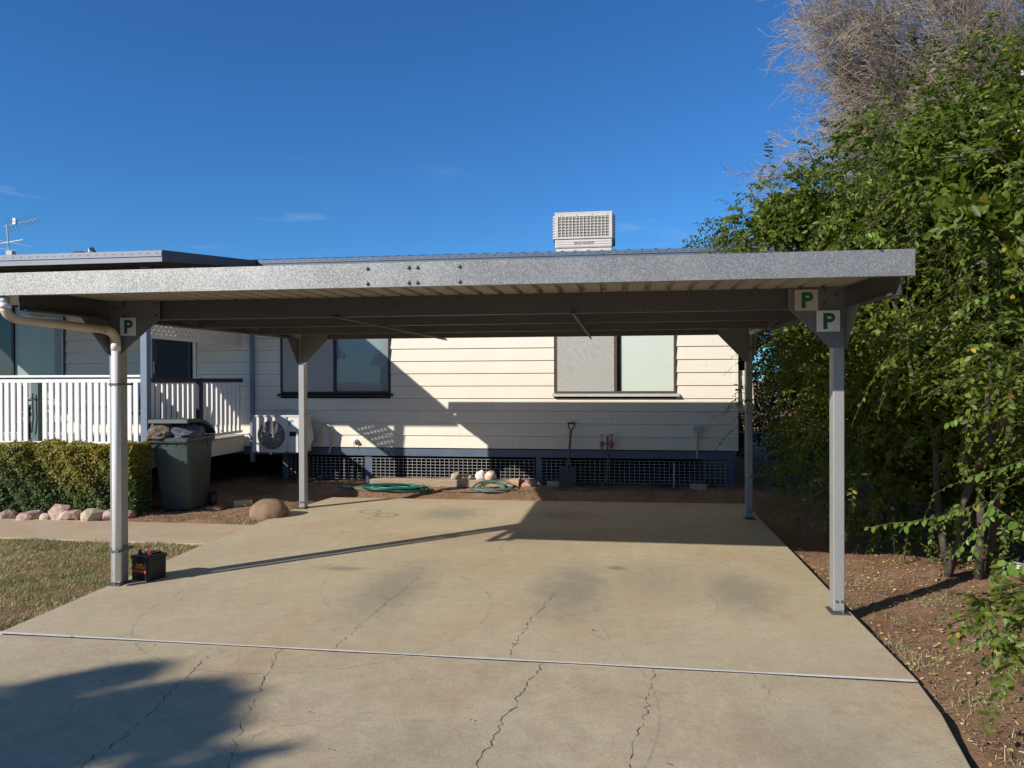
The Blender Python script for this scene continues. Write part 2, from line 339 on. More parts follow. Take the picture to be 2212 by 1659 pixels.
class MB:
    """collects shapes into one mesh"""
    def __init__(s): s.v = []; s.f = []
    def poly(s, pts, faces):
        b = len(s.v); s.v += [tuple(p) for p in pts]; s.f += [tuple(i + b for i in f) for f in faces]; return s
    def box(s, x0, x1, y0, y1, z0, z1):
        return s.poly([(x0, y0, z0), (x1, y0, z0), (x1, y1, z0), (x0, y1, z0), (x0, y0, z1), (x1, y0, z1), (x1, y1, z1), (x0, y1, z1)],
                      [(0, 3, 2, 1), (4, 5, 6, 7), (0, 1, 5, 4), (1, 2, 6, 5), (2, 3, 7, 6), (3, 0, 4, 7)])
    def prism(s, pts, d):
        """pts: planar loop of 3-D points; d: extrusion vector"""
        n = len(pts); d = Vector(d); P = [Vector(p) for p in pts]
        nn = Vector((0, 0, 0))
        for i in range(n): nn += (P[i] - P[0]).cross(P[(i+1) % n] - P[0])
        if nn.dot(d) > 0: P.reverse()
        q = P + [p + d for p in P]
        return s.poly(q, [tuple(range(n)), tuple(range(2*n - 1, n - 1, -1))] + [(i, i + n, (i+1) % n + n, (i+1) % n) for i in range(n)])
    def tube(s, path, r, n=8, closed=False, cap=True):
        P = [Vector(p) for p in path]; rings = []
        ref = Vector((0, 0, 1))
        if abs((P[1] - P[0]).normalized().z) > .9: ref = Vector((1, 0, 0))
        for i, p in enumerate(P):
            if closed: t = (P[(i+1) % len(P)] - P[i-1])
            else: t = P[min(i+1, len(P)-1)] - P[max(i-1, 0)]
            t.normalize(); a = t.cross(ref)
            if a.length < 1e-4: a = t.cross(Vector((0, 1, 0)))
            a.normalize(); b = a.cross(t); ref = b
            rr = r[i] if isinstance(r, (list, tuple)) else r
            rings.append([p + (a*math.cos(2*math.pi*k/n) + b*math.sin(2*math.pi*k/n))*rr for k in range(n)])
        base = len(s.v)
        for g in rings: s.v += [tuple(x) for x in g]
        m_ = len(rings)
        for i in range(m_ if closed else m_ - 1):
            j = (i+1) % m_
            for k in range(n): s.f.append((base+i*n+k, base+i*n+(k+1) % n, base+j*n+(k+1) % n, base+j*n+k))
        if cap and not closed:
            s.f.append(tuple(base + k for k in range(n-1, -1, -1))); s.f.append(tuple(base + (m_-1)*n + k for k in range(n)))
        return s
    def build(s, name, material, parent=None, local=False, bevel=0, smooth=False, label=None):
        me = bpy.data.meshes.new(name)
        o3 = Vector((0, 0, 0)) if (local or parent is None) else root_loc(parent)
        me.from_pydata([(v[0]-o3.x, v[1]-o3.y, v[2]-o3.z) for v in s.v], [], s.f)
        bm = bmesh.new(); bm.from_mesh(me); bmesh.ops.recalc_face_normals(bm, faces=bm.faces); bm.to_mesh(me); bm.free()
        me.materials.append(material)
        if smooth: me.polygons.foreach_set('use_smooth', [True]*len(me.polygons))
        o = bpy.data.objects.new(name, me); col.objects.link(o); o.parent = parent
        if bevel:
            b = o.modifiers.new('bevel', 'BEVEL'); b.width = bevel; b.segments = 2; b.limit_method = 'ANGLE'
            if smooth is False: pass
        if label: o['label'] = label
        return o

def np_mesh(name, verts, faces, material, parent=None, tint=None, smooth=False):
    me = bpy.data.meshes.new(name); nv, nf = len(verts), len(faces); k = faces.shape[1]
    me.vertices.add(nv); me.vertices.foreach_set('co', np.ascontiguousarray(verts, dtype=np.float32).ravel())
    me.loops.add(nf*k); me.loops.foreach_set('vertex_index', np.ascontiguousarray(faces, dtype=np.int32).ravel())
    me.polygons.add(nf); me.polygons.foreach_set('loop_start', np.arange(0, nf*k, k, dtype=np.int32))
    me.update(calc_edges=True)
    if smooth: me.polygons.foreach_set('use_smooth', np.ones(nf, dtype=bool))
    if tint is not None:
        a = me.attributes.new('tint', 'FLOAT_COLOR', 'POINT')
        c = np.ones((nv, 4), dtype=np.float32); c[:, :3] = tint; a.data.foreach_set('color', c.ravel())
    me.materials.append(material); me.validate()
    o = bpy.data.objects.new(name, me); col.objects.link(o); o.parent = parent
    return o
def unit(a): return a / (np.linalg.norm(a, axis=1, keepdims=True) + 1e-9)
def leaves_np(P, D, Nn, Ln, Wd, fold=.25):
    """oval folded leaves: base P, axis D, face normal Nn"""
    D = unit(D); S = unit(np.cross(D, Nn)); Nn = np.cross(S, D); n = len(P); Ln = Ln[:, None]; Wd = Wd[:, None]
    u = [0, .32, .74, 1, .74, .32]; w = [0, -1, -.8, 0, .8, 1]
    V = np.stack([P + D*Ln*u[i] + S*Wd*.5*w[i] + Nn*Wd*.5*abs(w[i])*fold - Nn*Ln*.12*u[i]**2 for i in range(6)], axis=1).reshape(-1, 3)
    b = (np.arange(n)*6)[:, None]
    F = np.concatenate([b + np.array([[0, 1, 2, 3]]), b + np.array([[0, 3, 4, 5]])], axis=0)
    return V, F
def tubes_np(A, B, ra, rb, sides=3):
    D = unit(B - A); ref = np.where(np.abs(D[:, 2:3]) > .9, np.array([[1., 0, 0]]), np.array([[0, 0, 1.]])); X = unit(np.cross(D, ref)); Y = np.cross(D, X)
    n = len(A); vs_ = []
    for C, r in ((A, ra), (B, rb)):
        for k in range(sides):
            an = 2*math.pi*k/sides; vs_.append(C + (X*math.cos(an) + Y*math.sin(an))*r[:, None])
    V = np.stack(vs_, axis=1).reshape(-1, 3); b = (np.arange(n)*2*sides)[:, None]
    F = np.concatenate([b + np.array([[k, (k+1) % sides, sides + (k+1) % sides, sides + k]]) for k in range(sides)], axis=0)
    return V, F
def merge(parts):
    Vs, Fs, o = [], [], 0
    for V, F in parts: Vs.append(V); Fs.append(F + o); o += len(V)
    return np.concatenate(Vs), np.concatenate(Fs)

def text_mesh(name, body, size, material, parent, loc, rot, depth=.001, bold=0.0, width=1.0, world=True):
    cu = bpy.data.curves.new('lettering', 'FONT'); cu.body = body; cu.size = size; cu.extrude = depth; cu.offset = bold; cu.align_x = 'CENTER'; cu.align_y = 'CENTER'
    t = bpy.data.objects.new('lettering', cu); col.objects.link(t)
    dg = bpy.context.evaluated_depsgraph_get(); me = bpy.data.meshes.new_from_object(t.evaluated_get(dg)); bpy.data.objects.remove(t); bpy.data.curves.remove(cu)
    M = (Matrix.Rotation(rot[2], 4, 'Z') @ Matrix.Rotation(rot[1], 4, 'Y') @ Matrix.Rotation(rot[0], 4, 'X') @ Matrix.Diagonal((width, 1, 1, 1)))
    me.transform(M); me.transform(Matrix.Translation(Vector(loc) - (root_loc(parent) if (world and parent) else Vector((0, 0, 0)))))
    me.materials.clear(); me.materials.append(material); me.name = name
    o = bpy.data.objects.new(name, me); col.objects.link(o); o.parent = parent
    return o
FRONT = (math.pi/2, 0, 0)

def rock(name, loc, size, material, seed, parent=None, amp=.25, sub=3, sharp=False, rz=0.0):
    bm = bmesh.new(); bmesh.ops.create_icosphere(bm, subdivisions=sub, radius=1)
    o = Vector((seed*7.3, seed*3.1, 0)); Mz = Matrix.Rotation(rz, 3, 'Z')
    for v in bm.verts:
        n0 = mnoise.noise(v.co*1.3 + o)*amp + mnoise.noise(v.co*3.5 + o)*amp*.35
        c = v.co*(1 + n0)
        if sharp: c = Vector([math.copysign(abs(t)**.7, t) for t in c])
        v.co = Mz @ Vector((c.x*size[0], c.y*size[1], c.z*size[2]))
        if v.co.z < -size[2]*.6: v.co.z = -size[2]*.6
    me = bpy.data.meshes.new(name); bm.to_mesh(me); bm.free(); me.materials.append(material)
    if not sharp: me.polygons.foreach_set('use_smooth', [True]*len(me.polygons))
    ob = bpy.data.objects.new(name, me); col.objects.link(ob); ob.location = loc; ob.parent = parent
    return ob

# ------------------------------------------------------------------ ground
def smooth(a, b, x):
    t = np.clip((x - a)/(b - a), 0, 1); return t*t*(3 - 2*t)
def ground_z(x, y):
    x = np.asarray(x, float); y = np.asarray(y, float)
    z = -.055 + 0*x
    z = z + .12*smooth(9.95, 10.7, y)                                    # rises to the house
    z = z + .04*smooth(8.0, 8.25, y)*(x < -4.2)*(1 - smooth(9.9, 10.6, y))
    z = z + .018*np.sin(x*3.1 + y*1.7)*np.sin(y*2.3 - x*1.1) + .009*np.sin(x*9.7 + 1)*np.sin(y*8.3)
    z = z - .03*smooth(1.6, 2.2, x)*(1-smooth(9.5, 10.5, y))
    lawn = (x < -4.1)*(y < 7.06); z = np.where(lawn, -.035 + .008*np.sin(x*5)*np.sin(y*4), z)
    far = smooth(20, 60, np.hypot(x, y)); z = z*(1 - far) - .1*far
    return z
gx = np.concatenate([[-600, -250, -120, -60, -30, -20], np.arange(-13, 10.01, .09), [12, 16, 22, 40, 80, 200, 600]])
gy = np.concatenate([[-600, -250, -100, -40, -20, -12, -8, -4, -1], np.arange(0, 14.01, .09), [15, 17, 20, 26, 40, 80, 200, 600]])
X, Y = np.meshgrid(gx, gy); Z = ground_z(X, Y)
under = (X > -4.2) & (X < 1.75) & (Y < 10.2) & (Y > -8); under |= (X < -4.0) & (Y > 7.0) & (Y < 8.1) & (X > -14)
near = (np.abs(X) < 14) & (Y > 0) & (Y < 14)
Z = Z + np.where(near, rng.normal(0, .004, Z.shape), 0)
edge = (X > -4.0) & (X < 1.5) & (Y < 9.9) & (Y > -8); Z = np.where(edge, -.13, Z)
pth = (X < -4.25) & (Y > 7.12) & (Y < 7.98) & (X > -13.9); Z = np.where(pth, -.13, Z)
V = np.stack([X.ravel(), Y.ravel(), Z.ravel()], 1); nx = len(gx); ny = len(gy)
idx = (np.arange(ny-1)[:, None]*nx + np.arange(nx-1)[None, :]).ravel()
F = np.stack([idx, idx+1, idx+1+nx, idx+nx], 1)
g = np_mesh('ground', V, F, DIRT, smooth=True); tag(g, 'bare red dirt ground around the driveway and house', kind='structure')

# driveway: two slabs, joint, cracks
slab = MB().prism([(-4.045, 4.325, 0), (-4.09, 5.48, 0), (-4.155, 6.86, 0), (-4.16, 8.06, 0), (-4.13, 9.2, 0), (-4.02, 10.0, 0), (-1.0, 10.05, 0), (1.674, 10.15, 0), (1.65, 7.2, 0), (1.628, 5.38, 0), (1.622, 4.30, 0)], (0, 0, -.13))
drive = slab.build('driveway', CONC, bevel=.006); tag(drive, 'stained grey brown concrete slab under the carport', kind='structure')
fs = MB().prism([(-4.9, -6, -.004), (1.0, -6, -.004), (1.17, 1.6, -.004), (1.33, 2.6, -.004), (1.483, 3.37, -.004), (1.58, 3.9, -.004), (1.618, 4.282, -.004), (-.9, 4.292, -.004), (-4.045, 4.305, -.004), (-4.4, 3.2, -.004)], (0, 0, -.125))
fs.build('front_slab', CONC, drive, bevel=.006)
js = MB(); n_ = 60
xs = np.linspace(-4.04, 1.6, n_)
for i in range(n_-1):
    y0 = np.interp(xs[i], [-4.04, -.92, 1.62], [4.316, 4.298, 4.291]); y1 = np.interp(xs[i+1], [-4.04, -.92, 1.62], [4.316, 4.298, 4.291])
    w0 = .007 + .004*mnoise.noise(Vector((xs[i]*2, 0, 0))) +   .010*max(0, abs(xs[i]+1.2)-1.6)/1.6; w1 = .007 + .004*mnoise.noise(Vector((xs[i+1]*2, 0, 0))) +   .010*max(0, abs(xs[i+1]+1.2)-1.6)/1.6
    js.poly([(xs[i], y0-w0, .0035), (xs[i+1], y1-w1, .0035), (xs[i+1], y1+w1, .0045), (xs[i], y0+w0, .0045)], [(0, 1, 2, 3)])
js.build('joint_sealant', SEAL, drive)
CR = [[(-1.736, 4.363), (-1.726, 4.982), (-1.698, 5.432), (-1.665, 6.04)], [(-2.064, 4.28), (-2.009, 4.083), (-1.951, 3.853), (-1.856, 3.54), (-1.787, 3.295), (-1.695, 3.064), (-1.636, 2.838)],
      [(-0.653, 4.354), (-0.633, 4.618), (-0.606, 4.933), (-0.561, 5.242), (-0.484, 5.716)], [(-0.441, 4.275), (-0.505, 3.895), (-0.523, 3.668), (-0.568, 3.51), (-0.581, 3.323), (-0.612, 3.094), (-.7, 2.7)],
      [(0.199, 4.27), (0.153, 3.926), (0.124, 3.654), (0.081, 3.458), (0.058, 3.325), (0.035, 3.167), (0, 2.8)], [(-2.878, 4.28), (-2.828, 3.888), (-2.789, 3.549)], [(-2.446, 4.15), (-2.382, 3.719), (-2.299, 3.308), (-2.288, 3.02), (-2.274, 2.758)],
      [(.75, 4.27), (.78, 4.1), (.83, 3.95)], [(-1.72, 2.95), (-1.65, 3.3), (-1.2, 3.55)], [(-1.9, 7.2), (-2.2, 6.9), (-2.35, 6.45)]]
for ci, c in enumerate(CR):
    pts = []; wbase = (.0014, .0018, .002, .0028, .0020, .0009, .0019, .0011, .0007, .0007)[ci]
    rr = random.Random(ci)
    for (a, b) in zip(c[:-1], c[1:]):
        ln = math.hypot(b[0]-a[0], b[1]-a[1]); k = max(2, int(ln/.028))
        for i in range(k):
            t = i/k; pts.append((a[0]+(b[0]-a[0])*t + rr.gauss(0, .010), a[1]+(b[1]-a[1])*t + rr.gauss(0, .006)))
    pts.append(c[-1]); mb = MB()
    for i in range(len(pts)-1):
        a, b = Vector(pts[i]), Vector(pts[i+1]); d = (b - a)
        if d.length < 1e-5: continue
        nn = Vector((-d.y, d.x)).normalized(); w0 = wbase*rr.uniform(.1, 1.7); zz = .0015 if ci not in (1, 3, 4, 5, 6, 7, 8) else -.0025
        mb.poly([(a.x-nn.x*w0, a.y-nn.y*w0, zz), (b.x-nn.x*w0*.8, b.y-nn.y*w0*.8, zz), (b.x+nn.x*w0*.8, b.y+nn.y*w0*.8, zz), (a.x+nn.x*w0, a.y+nn.y*w0, zz)], [(0, 1, 2, 3)])
    mb.build('crack', CRACK, drive)
path = MB().prism([(-14, 7.06, -.02), (-4.2, 7.06, -.02), (-4.2, 8.06, -.02), (-14, 8.03, -.02)], (0, 0, -.11)).build('garden_path', PATHM, bevel=.006)
tag(path, 'tan concrete garden path running left from the driveway', kind='structure')

# ------------------------------------------------------------------ grass, litter
def blades(name, x, y, h, w, c, lean=.6, z=None, material=GRASSM):
    n = len(x); z = ground_z(x, y) if z is None else z
    a = rng.uniform(0, 2*np.pi, n); d = np.stack([np.cos(a), np.sin(a), 0*a], 1); l_ = rng.uniform(.1, lean, n)[:, None]*h[:, None]
    s = np.stack([-np.sin(a), np.cos(a), 0*a], 1)*w[:, None]*.5; P = np.stack([x, y, z-.004], 1); upv = np.array([[0, 0, 1.]])
    m_ = P + d*l_*.4 + upv*h[:, None]*.6; t_ = P + d*l_ *1.2+ upv*h[:, None]*.95
    V = np.stack([P - s, P + s, m_ + s*.8, m_ - s*.8, t_], 1).reshape(-1, 3); b = (np.arange(n)*5)[:, None]
    Fq = b + np.array([[0, 1, 2, 3]]); Ft = b + np.array([[3, 2, 4, 4]])
    me_o = np_mesh(name, V, Fq, material, tint=np.repeat(c, 5, axis=0)) if False else None
    # triangles only, so that one face array serves
    Fx = np.concatenate([b + np.array([[0, 1, 2]]), b + np.array([[0, 2, 3]]), b + np.array([[3, 2, 4]])])
    return np_mesh(name, V, Fx, material, tint=np.repeat(c, 5, axis=0))
def palette(n, cols, wts, jit=.15):
    i = rng.choice(len(cols), n, p=np.array(wts)/sum(wts)); return np.array(cols)[i]*rng.uniform(1-jit, 1+jit, (n, 1))
n = 95000
x = rng.uniform(-8.6, -4.02, n); y = 7.05 - rng.uniform(0, 1, n)**1.1*4.2
xe = np.interp(y, [2.8, 3.2, 4.3, 5.48, 6.86, 8], [-4.6, -4.44, -4.06, -4.11, -4.175, -4.175]); ok = x < xe + rng.normal(0, .03, n); x, y = x[ok], y[ok]
pat = 1.5*np.sin(x*2.3 + 1.3*np.sin(y*1.9)) * np.sin(y*2.7 + x) + .8*np.sin(x*6.1+y*3)*np.sin(y*7.7-x*2) ; straw = rng.uniform(-1, 1, len(x)) + pat*.5 + .7*smooth(.5, 0, xe[ok]-x) > .25
c = np.where(straw[:, None], palette(len(x), [(.50, .42, .22), (.42, .31, .16), (.58, .52, .32)], (3, 2, 2), .3), palette(len(x), [(.20, .25, .07), (.27, .30, .10), (.14, .19, .05)], (3, 3, 2), .3))
lawn = blades('lawn', x, y, rng.uniform(.012, .038, len(x))*(1 + .35*np.sin(x*9)*np.sin(y*11)), rng.uniform(.003, .006, len(x)), c, 1.8)
tag(lawn, 'patchy green and straw coloured lawn left of the driveway', 'grass', kind='stuff')
# dry tufts along the right edge of the drive and in the dirt
xs, ys, hs = [], [], []
tufts = [(1.80, 4.75, .13, 160), (1.74, 4.15, .10, 120), (1.98, 4.3, .12, 140), (1.62, 3.35, .16, 260), (1.75, 3.05, .2, 260), (1.55, 2.85, .12, 160), (2.0, 3.7, .1, 100), (1.9, 3.3, .13, 150), (1.7, 5.9, .12, 120), (2.3, 4.9, .13, 90),
         (2.55, 6.2, .16, 130), (2.1, 6.6, .13, 110), (3.0, 5.6, .12, 90), (1.95, 5.55, .06, 40), (2.3, 6.0, .12, 90), (1.76, 5.0, .06, 70), (-4.25, 8.35, .08, 90), (-4.5, 8.25, .12, 110), (-4.3, 8.1, .07, 60), (-1.25, 10.5, .10, 170), (-1.05, 10.6, .08, 90), (-.55, 10.75, .1, 160), (-4.9, 8.35, .05, 40), (-3.9, 9.95, .1, 60), (-2.9, 10.2, .3, 60), (-.9, 10.35, .12, 60), (-5.2, 8.25, .1, 50), (-6.7, 8.2, .4, 80)]
for (tx, ty, tr_, k) in tufts:
    k = int(k*2.2); tr_ *= 1.35
    xs.append(rng.normal(tx, tr_*.6, k)); ys.append(rng.normal(ty, tr_*.6, k)); hs.append(rng.gamma(2.0, .009, k) + .005)
x, y, h = map(np.concatenate, (xs, ys, hs)); ok = ~((x > -4.15) & (x < 1.64) & (y < 10.1)); x, y, h = x[ok], y[ok], h[ok]
t = blades('dry_grass', x, y, h, rng.uniform(.0025, .0045, len(x)), palette(len(x), [(.50, .42, .24), (.36, .30, .14), (.18, .22, .08), (.6, .52, .35)], (4, 3, 2, 2), .3), 2.6)
tag(t, 'straw tufts of dry grass along the edges of the driveway and beds', 'grass', kind='stuff')
# litter of small leaves and stalks
n = 46000
x = rng.uniform(1.62, 7.5, n); y = rng.uniform(2.4, 10.5, n); keep = rng.uniform(0, 1, n) < np.clip(1.15 - (x - 1.6)*.06, .3, 1) * (.55 + .45*np.sin(x*2.1+y*1.3)*np.sin(y*2.2))
x, y = x[keep], y[keep]
xl = rng.uniform(-6, 1.6, 1800); yl = rng.uniform(10.15, 11.1, 1800); x2 = rng.uniform(-7.5, -4.2, 1800); y2 = rng.uniform(8.12, 9.6, 1800)
x = np.concatenate([x, xl, x2]); y = np.concatenate([y, yl, y2]); n = len(x)
P = np.stack([x, y, ground_z(x, y) + rng.uniform(.002, .016, n)], 1); a = rng.uniform(0, 6.28, n)
D = np.stack([np.cos(a), np.sin(a), rng.normal(0, .25, n)], 1); Nn = unit(np.stack([rng.normal(0, .45, n), rng.normal(0, .45, n), np.ones(n)], 1))
st = rng.uniform(0, 1, n) < .35; Ln = np.where(st, rng.uniform(.03, .11, n), rng.uniform(.010, .030, n)); Wd = np.where(st, .003, Ln*.55)
V, F = leaves_np(P, D, Nn, Ln, Wd)
c = np.where(st[:, None], palette(n, [(.46, .36, .22), (.34, .24, .14)], (2, 2)), palette(n, [(.46, .33, .11), (.52, .44, .10), (.28, .14, .07), (.36, .26, .15), (.56, .48, .33)], (2.2, 1.8, 3, 3, 1.8)))
xq = rng.uniform(-4, 1.5, 90); yq = rng.uniform(3, 9.9, 90); aq = rng.uniform(0, 6.28, 90); V2, F2 = leaves_np(np.stack([xq, yq, np.full(90, .004)], 1), np.stack([np.cos(aq), np.sin(aq), 0*aq], 1), np.tile([[0., .1, 1.]], (90, 1)), rng.uniform(.008, .028, 90), rng.uniform(.004, .014, 90)); V2[:, 2] = np.abs(V2[:, 2]) + .004
V, F = merge([(V, F), (V2, F2)]); c = np.concatenate([c, palette(90, [(.16, .09, .05), (.42, .3, .12), (.6, .2, .1)], (4, 2, .6))])
lit = np_mesh('leaf_litter', V, F, LITTER, tint=np.repeat(c, 6, axis=0)); tag(lit, 'fallen yellow and brown leaves and stalks scattered on red dirt', 'leaf litter', kind='stuff')
# pebbles / clods
n = 5200; x = np.concatenate([rng.uniform(1.66, 6, n//2), rng.uniform(-6.5, 1.6, n//4), rng.uniform(-7.6, -4.25, n//4)]); y = np.concatenate([rng.uniform(2.3, 10, n//2), rng.uniform(10.16, 11.2, n//4), rng.uniform(8.1, 9.9, n//4)]); n = len(x)
s = rng.uniform(.003, .013, n); P = np.stack([x, y, ground_z(x, y) + s*.2], 1)
octv = np.array([[1, 0, 0], [0, 1, 0], [-1, 0, 0], [0, -1, 0], [0, 0, .8], [0, 0, -.6]]); V = (P[:, None, :] + octv[None]*s[:, None, None]*rng.uniform(.6, 1.3, (n, 6, 1))).reshape(-1, 3)
b = (np.arange(n)*6)[:, None]; F = np.concatenate([b + np.array([q]) for q in ([0, 1, 4], [1, 2, 4], [2, 3, 4], [3, 0, 4], [1, 0, 5], [2, 1, 5], [3, 2, 5], [0, 3, 5])])
pb = np_mesh('pebbles', V, F, LITTER, tint=np.repeat(palette(n, [(.22, .11, .06), (.32, .2, .12), (.46, .38, .28)], (4, 2, 1)), 6, axis=0)); tag(pb, 'small clods and pebbles lying on the red dirt', 'pebbles', kind='stuff')

# ------------------------------------------------------------------ house
YW = 11.2; ZB = .605; PB = .193; XE = 1.73; XP = -5.81
house = empty('house', (-5, YW, 0), 'cream weatherboard house with blue grey gutter on low stumps', 'house')
MB().box(-14, 1.70, YW + .02, 18.5, .47, 3.42).build('wall_core', mat('shadow_gap_backing', (.035, .03, .025), None, rough=.9), house)  # dark backing colour draws the shadow lines in the gaps between boards
# siding boards
wins = [(-5.36, -3.53, 1.44, 2.75), (-.96, .86, 1.44, 2.75), (-10.6, -9.17, .76, 2.95), (-7.66, -6.80, .76, 2.85)]
rows = int((3.42 - ZB)/PB) + 1
joints = {0: (-3.95, -1.6, .6), 1: (-4.6, -.52, -2.42), 2: (-3.1, .9, -.1), 3: (-5.1, -1.9), 4: (-.15, -2.9), 5: (-2.2,), 6: (1.3,), 8: (-3.0,), 10: (-2.0,), 12: (-.5,)}
def board(x0, x1, k):
    z0 = ZB + k*PB; z1 = min(z0 + PB - .0045, 3.42)
    yb, yt = YW - .020, YW - .003
    MB().prism([(x0, yb, z0), (x0, YW + .019, z0), (x0, YW + .019, z1), (x0, yt, z1)], (x1 - x0, 0, 0)).build('siding_board', CREAM, house)
for k in range(rows):
    z0 = ZB + k*PB; zc = z0 + PB/2
    cuts = sorted([-13.9, XE - .045] + [j for j in joints.get(k, ())] + [XP]); segs = list(zip(cuts[:-1], cuts[1:]))
    for (a, b) in segs:
        parts = [(a, b)]
        for (wx0, wx1, wz0, wz1) in wins:
            if wz0 - .02 < zc < wz1 + .02 or (z0 < wz1 - .03 and z0 + PB > wz0 + .06):
                nw = []
                for (p, q) in parts:
                    if q <= wx0 or p >= wx1: nw.append((p, q))
                    else:
                        if p < wx0: nw.append((p, wx0))
                        if q > wx1: nw.append((wx1, q))
                parts = nw
        for (p, q) in parts:
            if q - p > .03: board(p + .0008, q - .0008, k)
    z1 = min(z0 + PB, 3.42)
    MB().prism([(XE - .046, YW - .022, z0 - .002), (XE + .016, YW - .022, z0 - .002), (XE + .016, YW + .05, z0 - .002), (XE - .046, YW + .05, z0 - .002)], (-.0, .012, z1 - z0 - .004)).build('corner_cap', CREAM, house)
nm = MB()
for k in range(rows):
    for q in range(25):
        xn = -5.6 + q*.3 + .01*((q*7 + k*3) % 5)
        if any(w_[0] - .03 < xn < w_[1] + .03 and w_[2] - .1 < ZB + k*PB + .03 < w_[3] for w_ in wins): continue
        nm.box(xn - .003, xn + .003, YW - .0215, YW - .0185, ZB + k*PB + .027, ZB + k*PB + .033)
o = nm.build('nail_heads', mat('painted_nail', (.50, .45, .36), None, rough=.6), house); o['kind'] = 'stuff'
sw = MB()
for k in range(rows):
    z0 = ZB + k*PB; z1 = min(z0 + PB + .01, 3.42)
    sw.prism([(XE + .012, YW + .04, z0), (XE - .03, YW + .04, z0), (XE - .03, YW + .04, z1), (XE - .002, YW + .04, z1)], (0, 7.2, 0))
sw.build('side_wall', CREAM, house)
MB().box(-14, 1.715, YW - .012, YW + .03, .474, .588).build('bearer', NAVY, house)
MB().box(1.68, 1.725, YW + .031, 18.4, .44, .588).build('bearer', NAVY, house)
for (a, b) in ((-3.969, -3.862), (-1.248, -1.165), (1.60, 1.70), (-5.35, -5.26), (-8.5, -8.4)):
    MB().box(a, b, YW + .02, YW + .11, -.1, .474).build('stump', NAVY, house, bevel=.003)
MB().box(-14, 1.5, 18.2, 18.3, -.2, .47).build('light_block_wall', DARKW, house)  # added wall, keeps rear light out so the underfloor stays black
MB().box(1.3, 1.4, YW+1.5, 18.2, -.2, .47).build('light_block_wall', DARKW, house)  # added side wall, blocks light under the floor
# mesh panels under the house
def wire_panel(x0, x1, z0, z1, y, holes=()):
    mb = MB(); r = .0028
    zz = z0; hz = []
    while zz < z1 + .001: hz.append(zz); zz += .0475
    for z in hz: mb.box(x0, x1, y - r, y + r, z - r, z + r)
    xx = x0
    while xx < x1 + .001:
        mb.box(xx - r, xx + r, y - 3.1*r, y - 1.05*r, z0, z1); xx += .0735
    return mb
for (a, b) in ((-5.26, -3.98), (-3.85, -1.255), (-1.155, 1.6)):
    o = wire_panel(a, b, .10, .437, YW + .012).build('wire_mesh_panel', WIRE, house); o['kind'] = 'stuff'
# gutters and roof
gm = MB()
def gutter_profile(x0, x1, y, z0, z1, mb):
    h = z1 - z0
    mb.prism([(x0, y + .10, z0 + .01), (x0, y + .012, z0), (x0, y + .012, z0 + h*.42), (x0, y, z0 + h*.47), (x0, y, z0 + h*.80), (x0, y + .008, z0 + h*.84), (x0, y + .008, z1 - .004), (x0, y + .02, z1), (x0, y + .10, z1)], (x1 - x0, 0, 0))
def slots(x0, x1, y, z, mb, step=.115):
    x = x0
    while x < x1: mb.box(x, x + .032, y - .0012, y + .004, z - .0035, z + .0035); x += step
for (a, b) in ((-5.43, -4.03), (-4.026, -.2), (-.196, 2.55)):
    gm = MB(); gutter_profile(a, b, 10.6, 3.385, 3.502, gm); gg = gm.build('gutter', GUT, house)
    sm = MB(); slots(a + .06, b - .05, 10.6, 3.468, sm); q = sm.build('gutter_slots', BLACK, gg); q['kind'] = 'stuff'
MB().box(-5.43, 2.5, 10.705, 10.73, 3.33, 3.495).build('fascia_board', DARKW, house)
MB().box(-14, 2.5, 10.732, YW + .02, 3.405, 3.42).build('eave_soffit', CREAM, house)
# corrugated roof: trapezoid ribs running up the slope
def ribbed(x0, x1, y0, y1, z0, z1, rib, pitch, material, name, parent, thick=.0, w=.03):
    xs_ = [x0]; hs_ = [0]; c = x0 + pitch/2
    while c + w < x1:
        xs_ += [c - w, c - w*.45, c + w*.45, c + w]; hs_ += [0, rib, rib, 0]; c += pitch
    xs_.append(x1); hs_.append(0); n = len(xs_)
    v = []
    for (yy, zz) in ((y0, z0), (y1, z1)):
        v += [(xs_[i], yy, zz + hs_[i]) for i in range(n)]
    v += [(a[0], a[1], a[2] - .0025) for a in v]
    f = [(i, i+1, i+1+n, i+n) for i in range(n-1)] + [(2*n+i+n, 2*n+i+1+n, 2*n+i+1, 2*n+i) for i in range(n-1)] + [(i+1, i, 2*n+i, 2*n+i+1) for i in range(n-1)] + [(n+i, n+i+1, 3*n+i+1, 3*n+i) for i in range(n-1)]
    return MB().poly(v, f).build(name, material, parent)
ribbed(-14, 2.5, 10.62, 14.9, 3.49, 3.49 + 4.28*math.tan(R(9)), .022, .19, GUT, 'roof_sheet', house)
ribbed(-14, 2.5, 19.2, 14.9, 3.49, 3.49 + 4.28*math.tan(R(9)), .022, .19, GUT, 'roof_sheet', house)
MB().prism([(2.48, 10.7, 3.42), (2.48, 10.7, 3.475), (2.48, 14.9, 3.475 + 4.2*math.tan(R(9))), (2.48, 19.1, 3.475), (2.48, 19.1, 3.42)], (-.03, 0, 0)).build('gable_end', CREAM, house)
# downpipe at the verandah corner
MB().box(-5.845, -5.785, YW - .085, YW - .022, .35, 3.38).build('downpipe', NAVYL, house, bevel=.01)
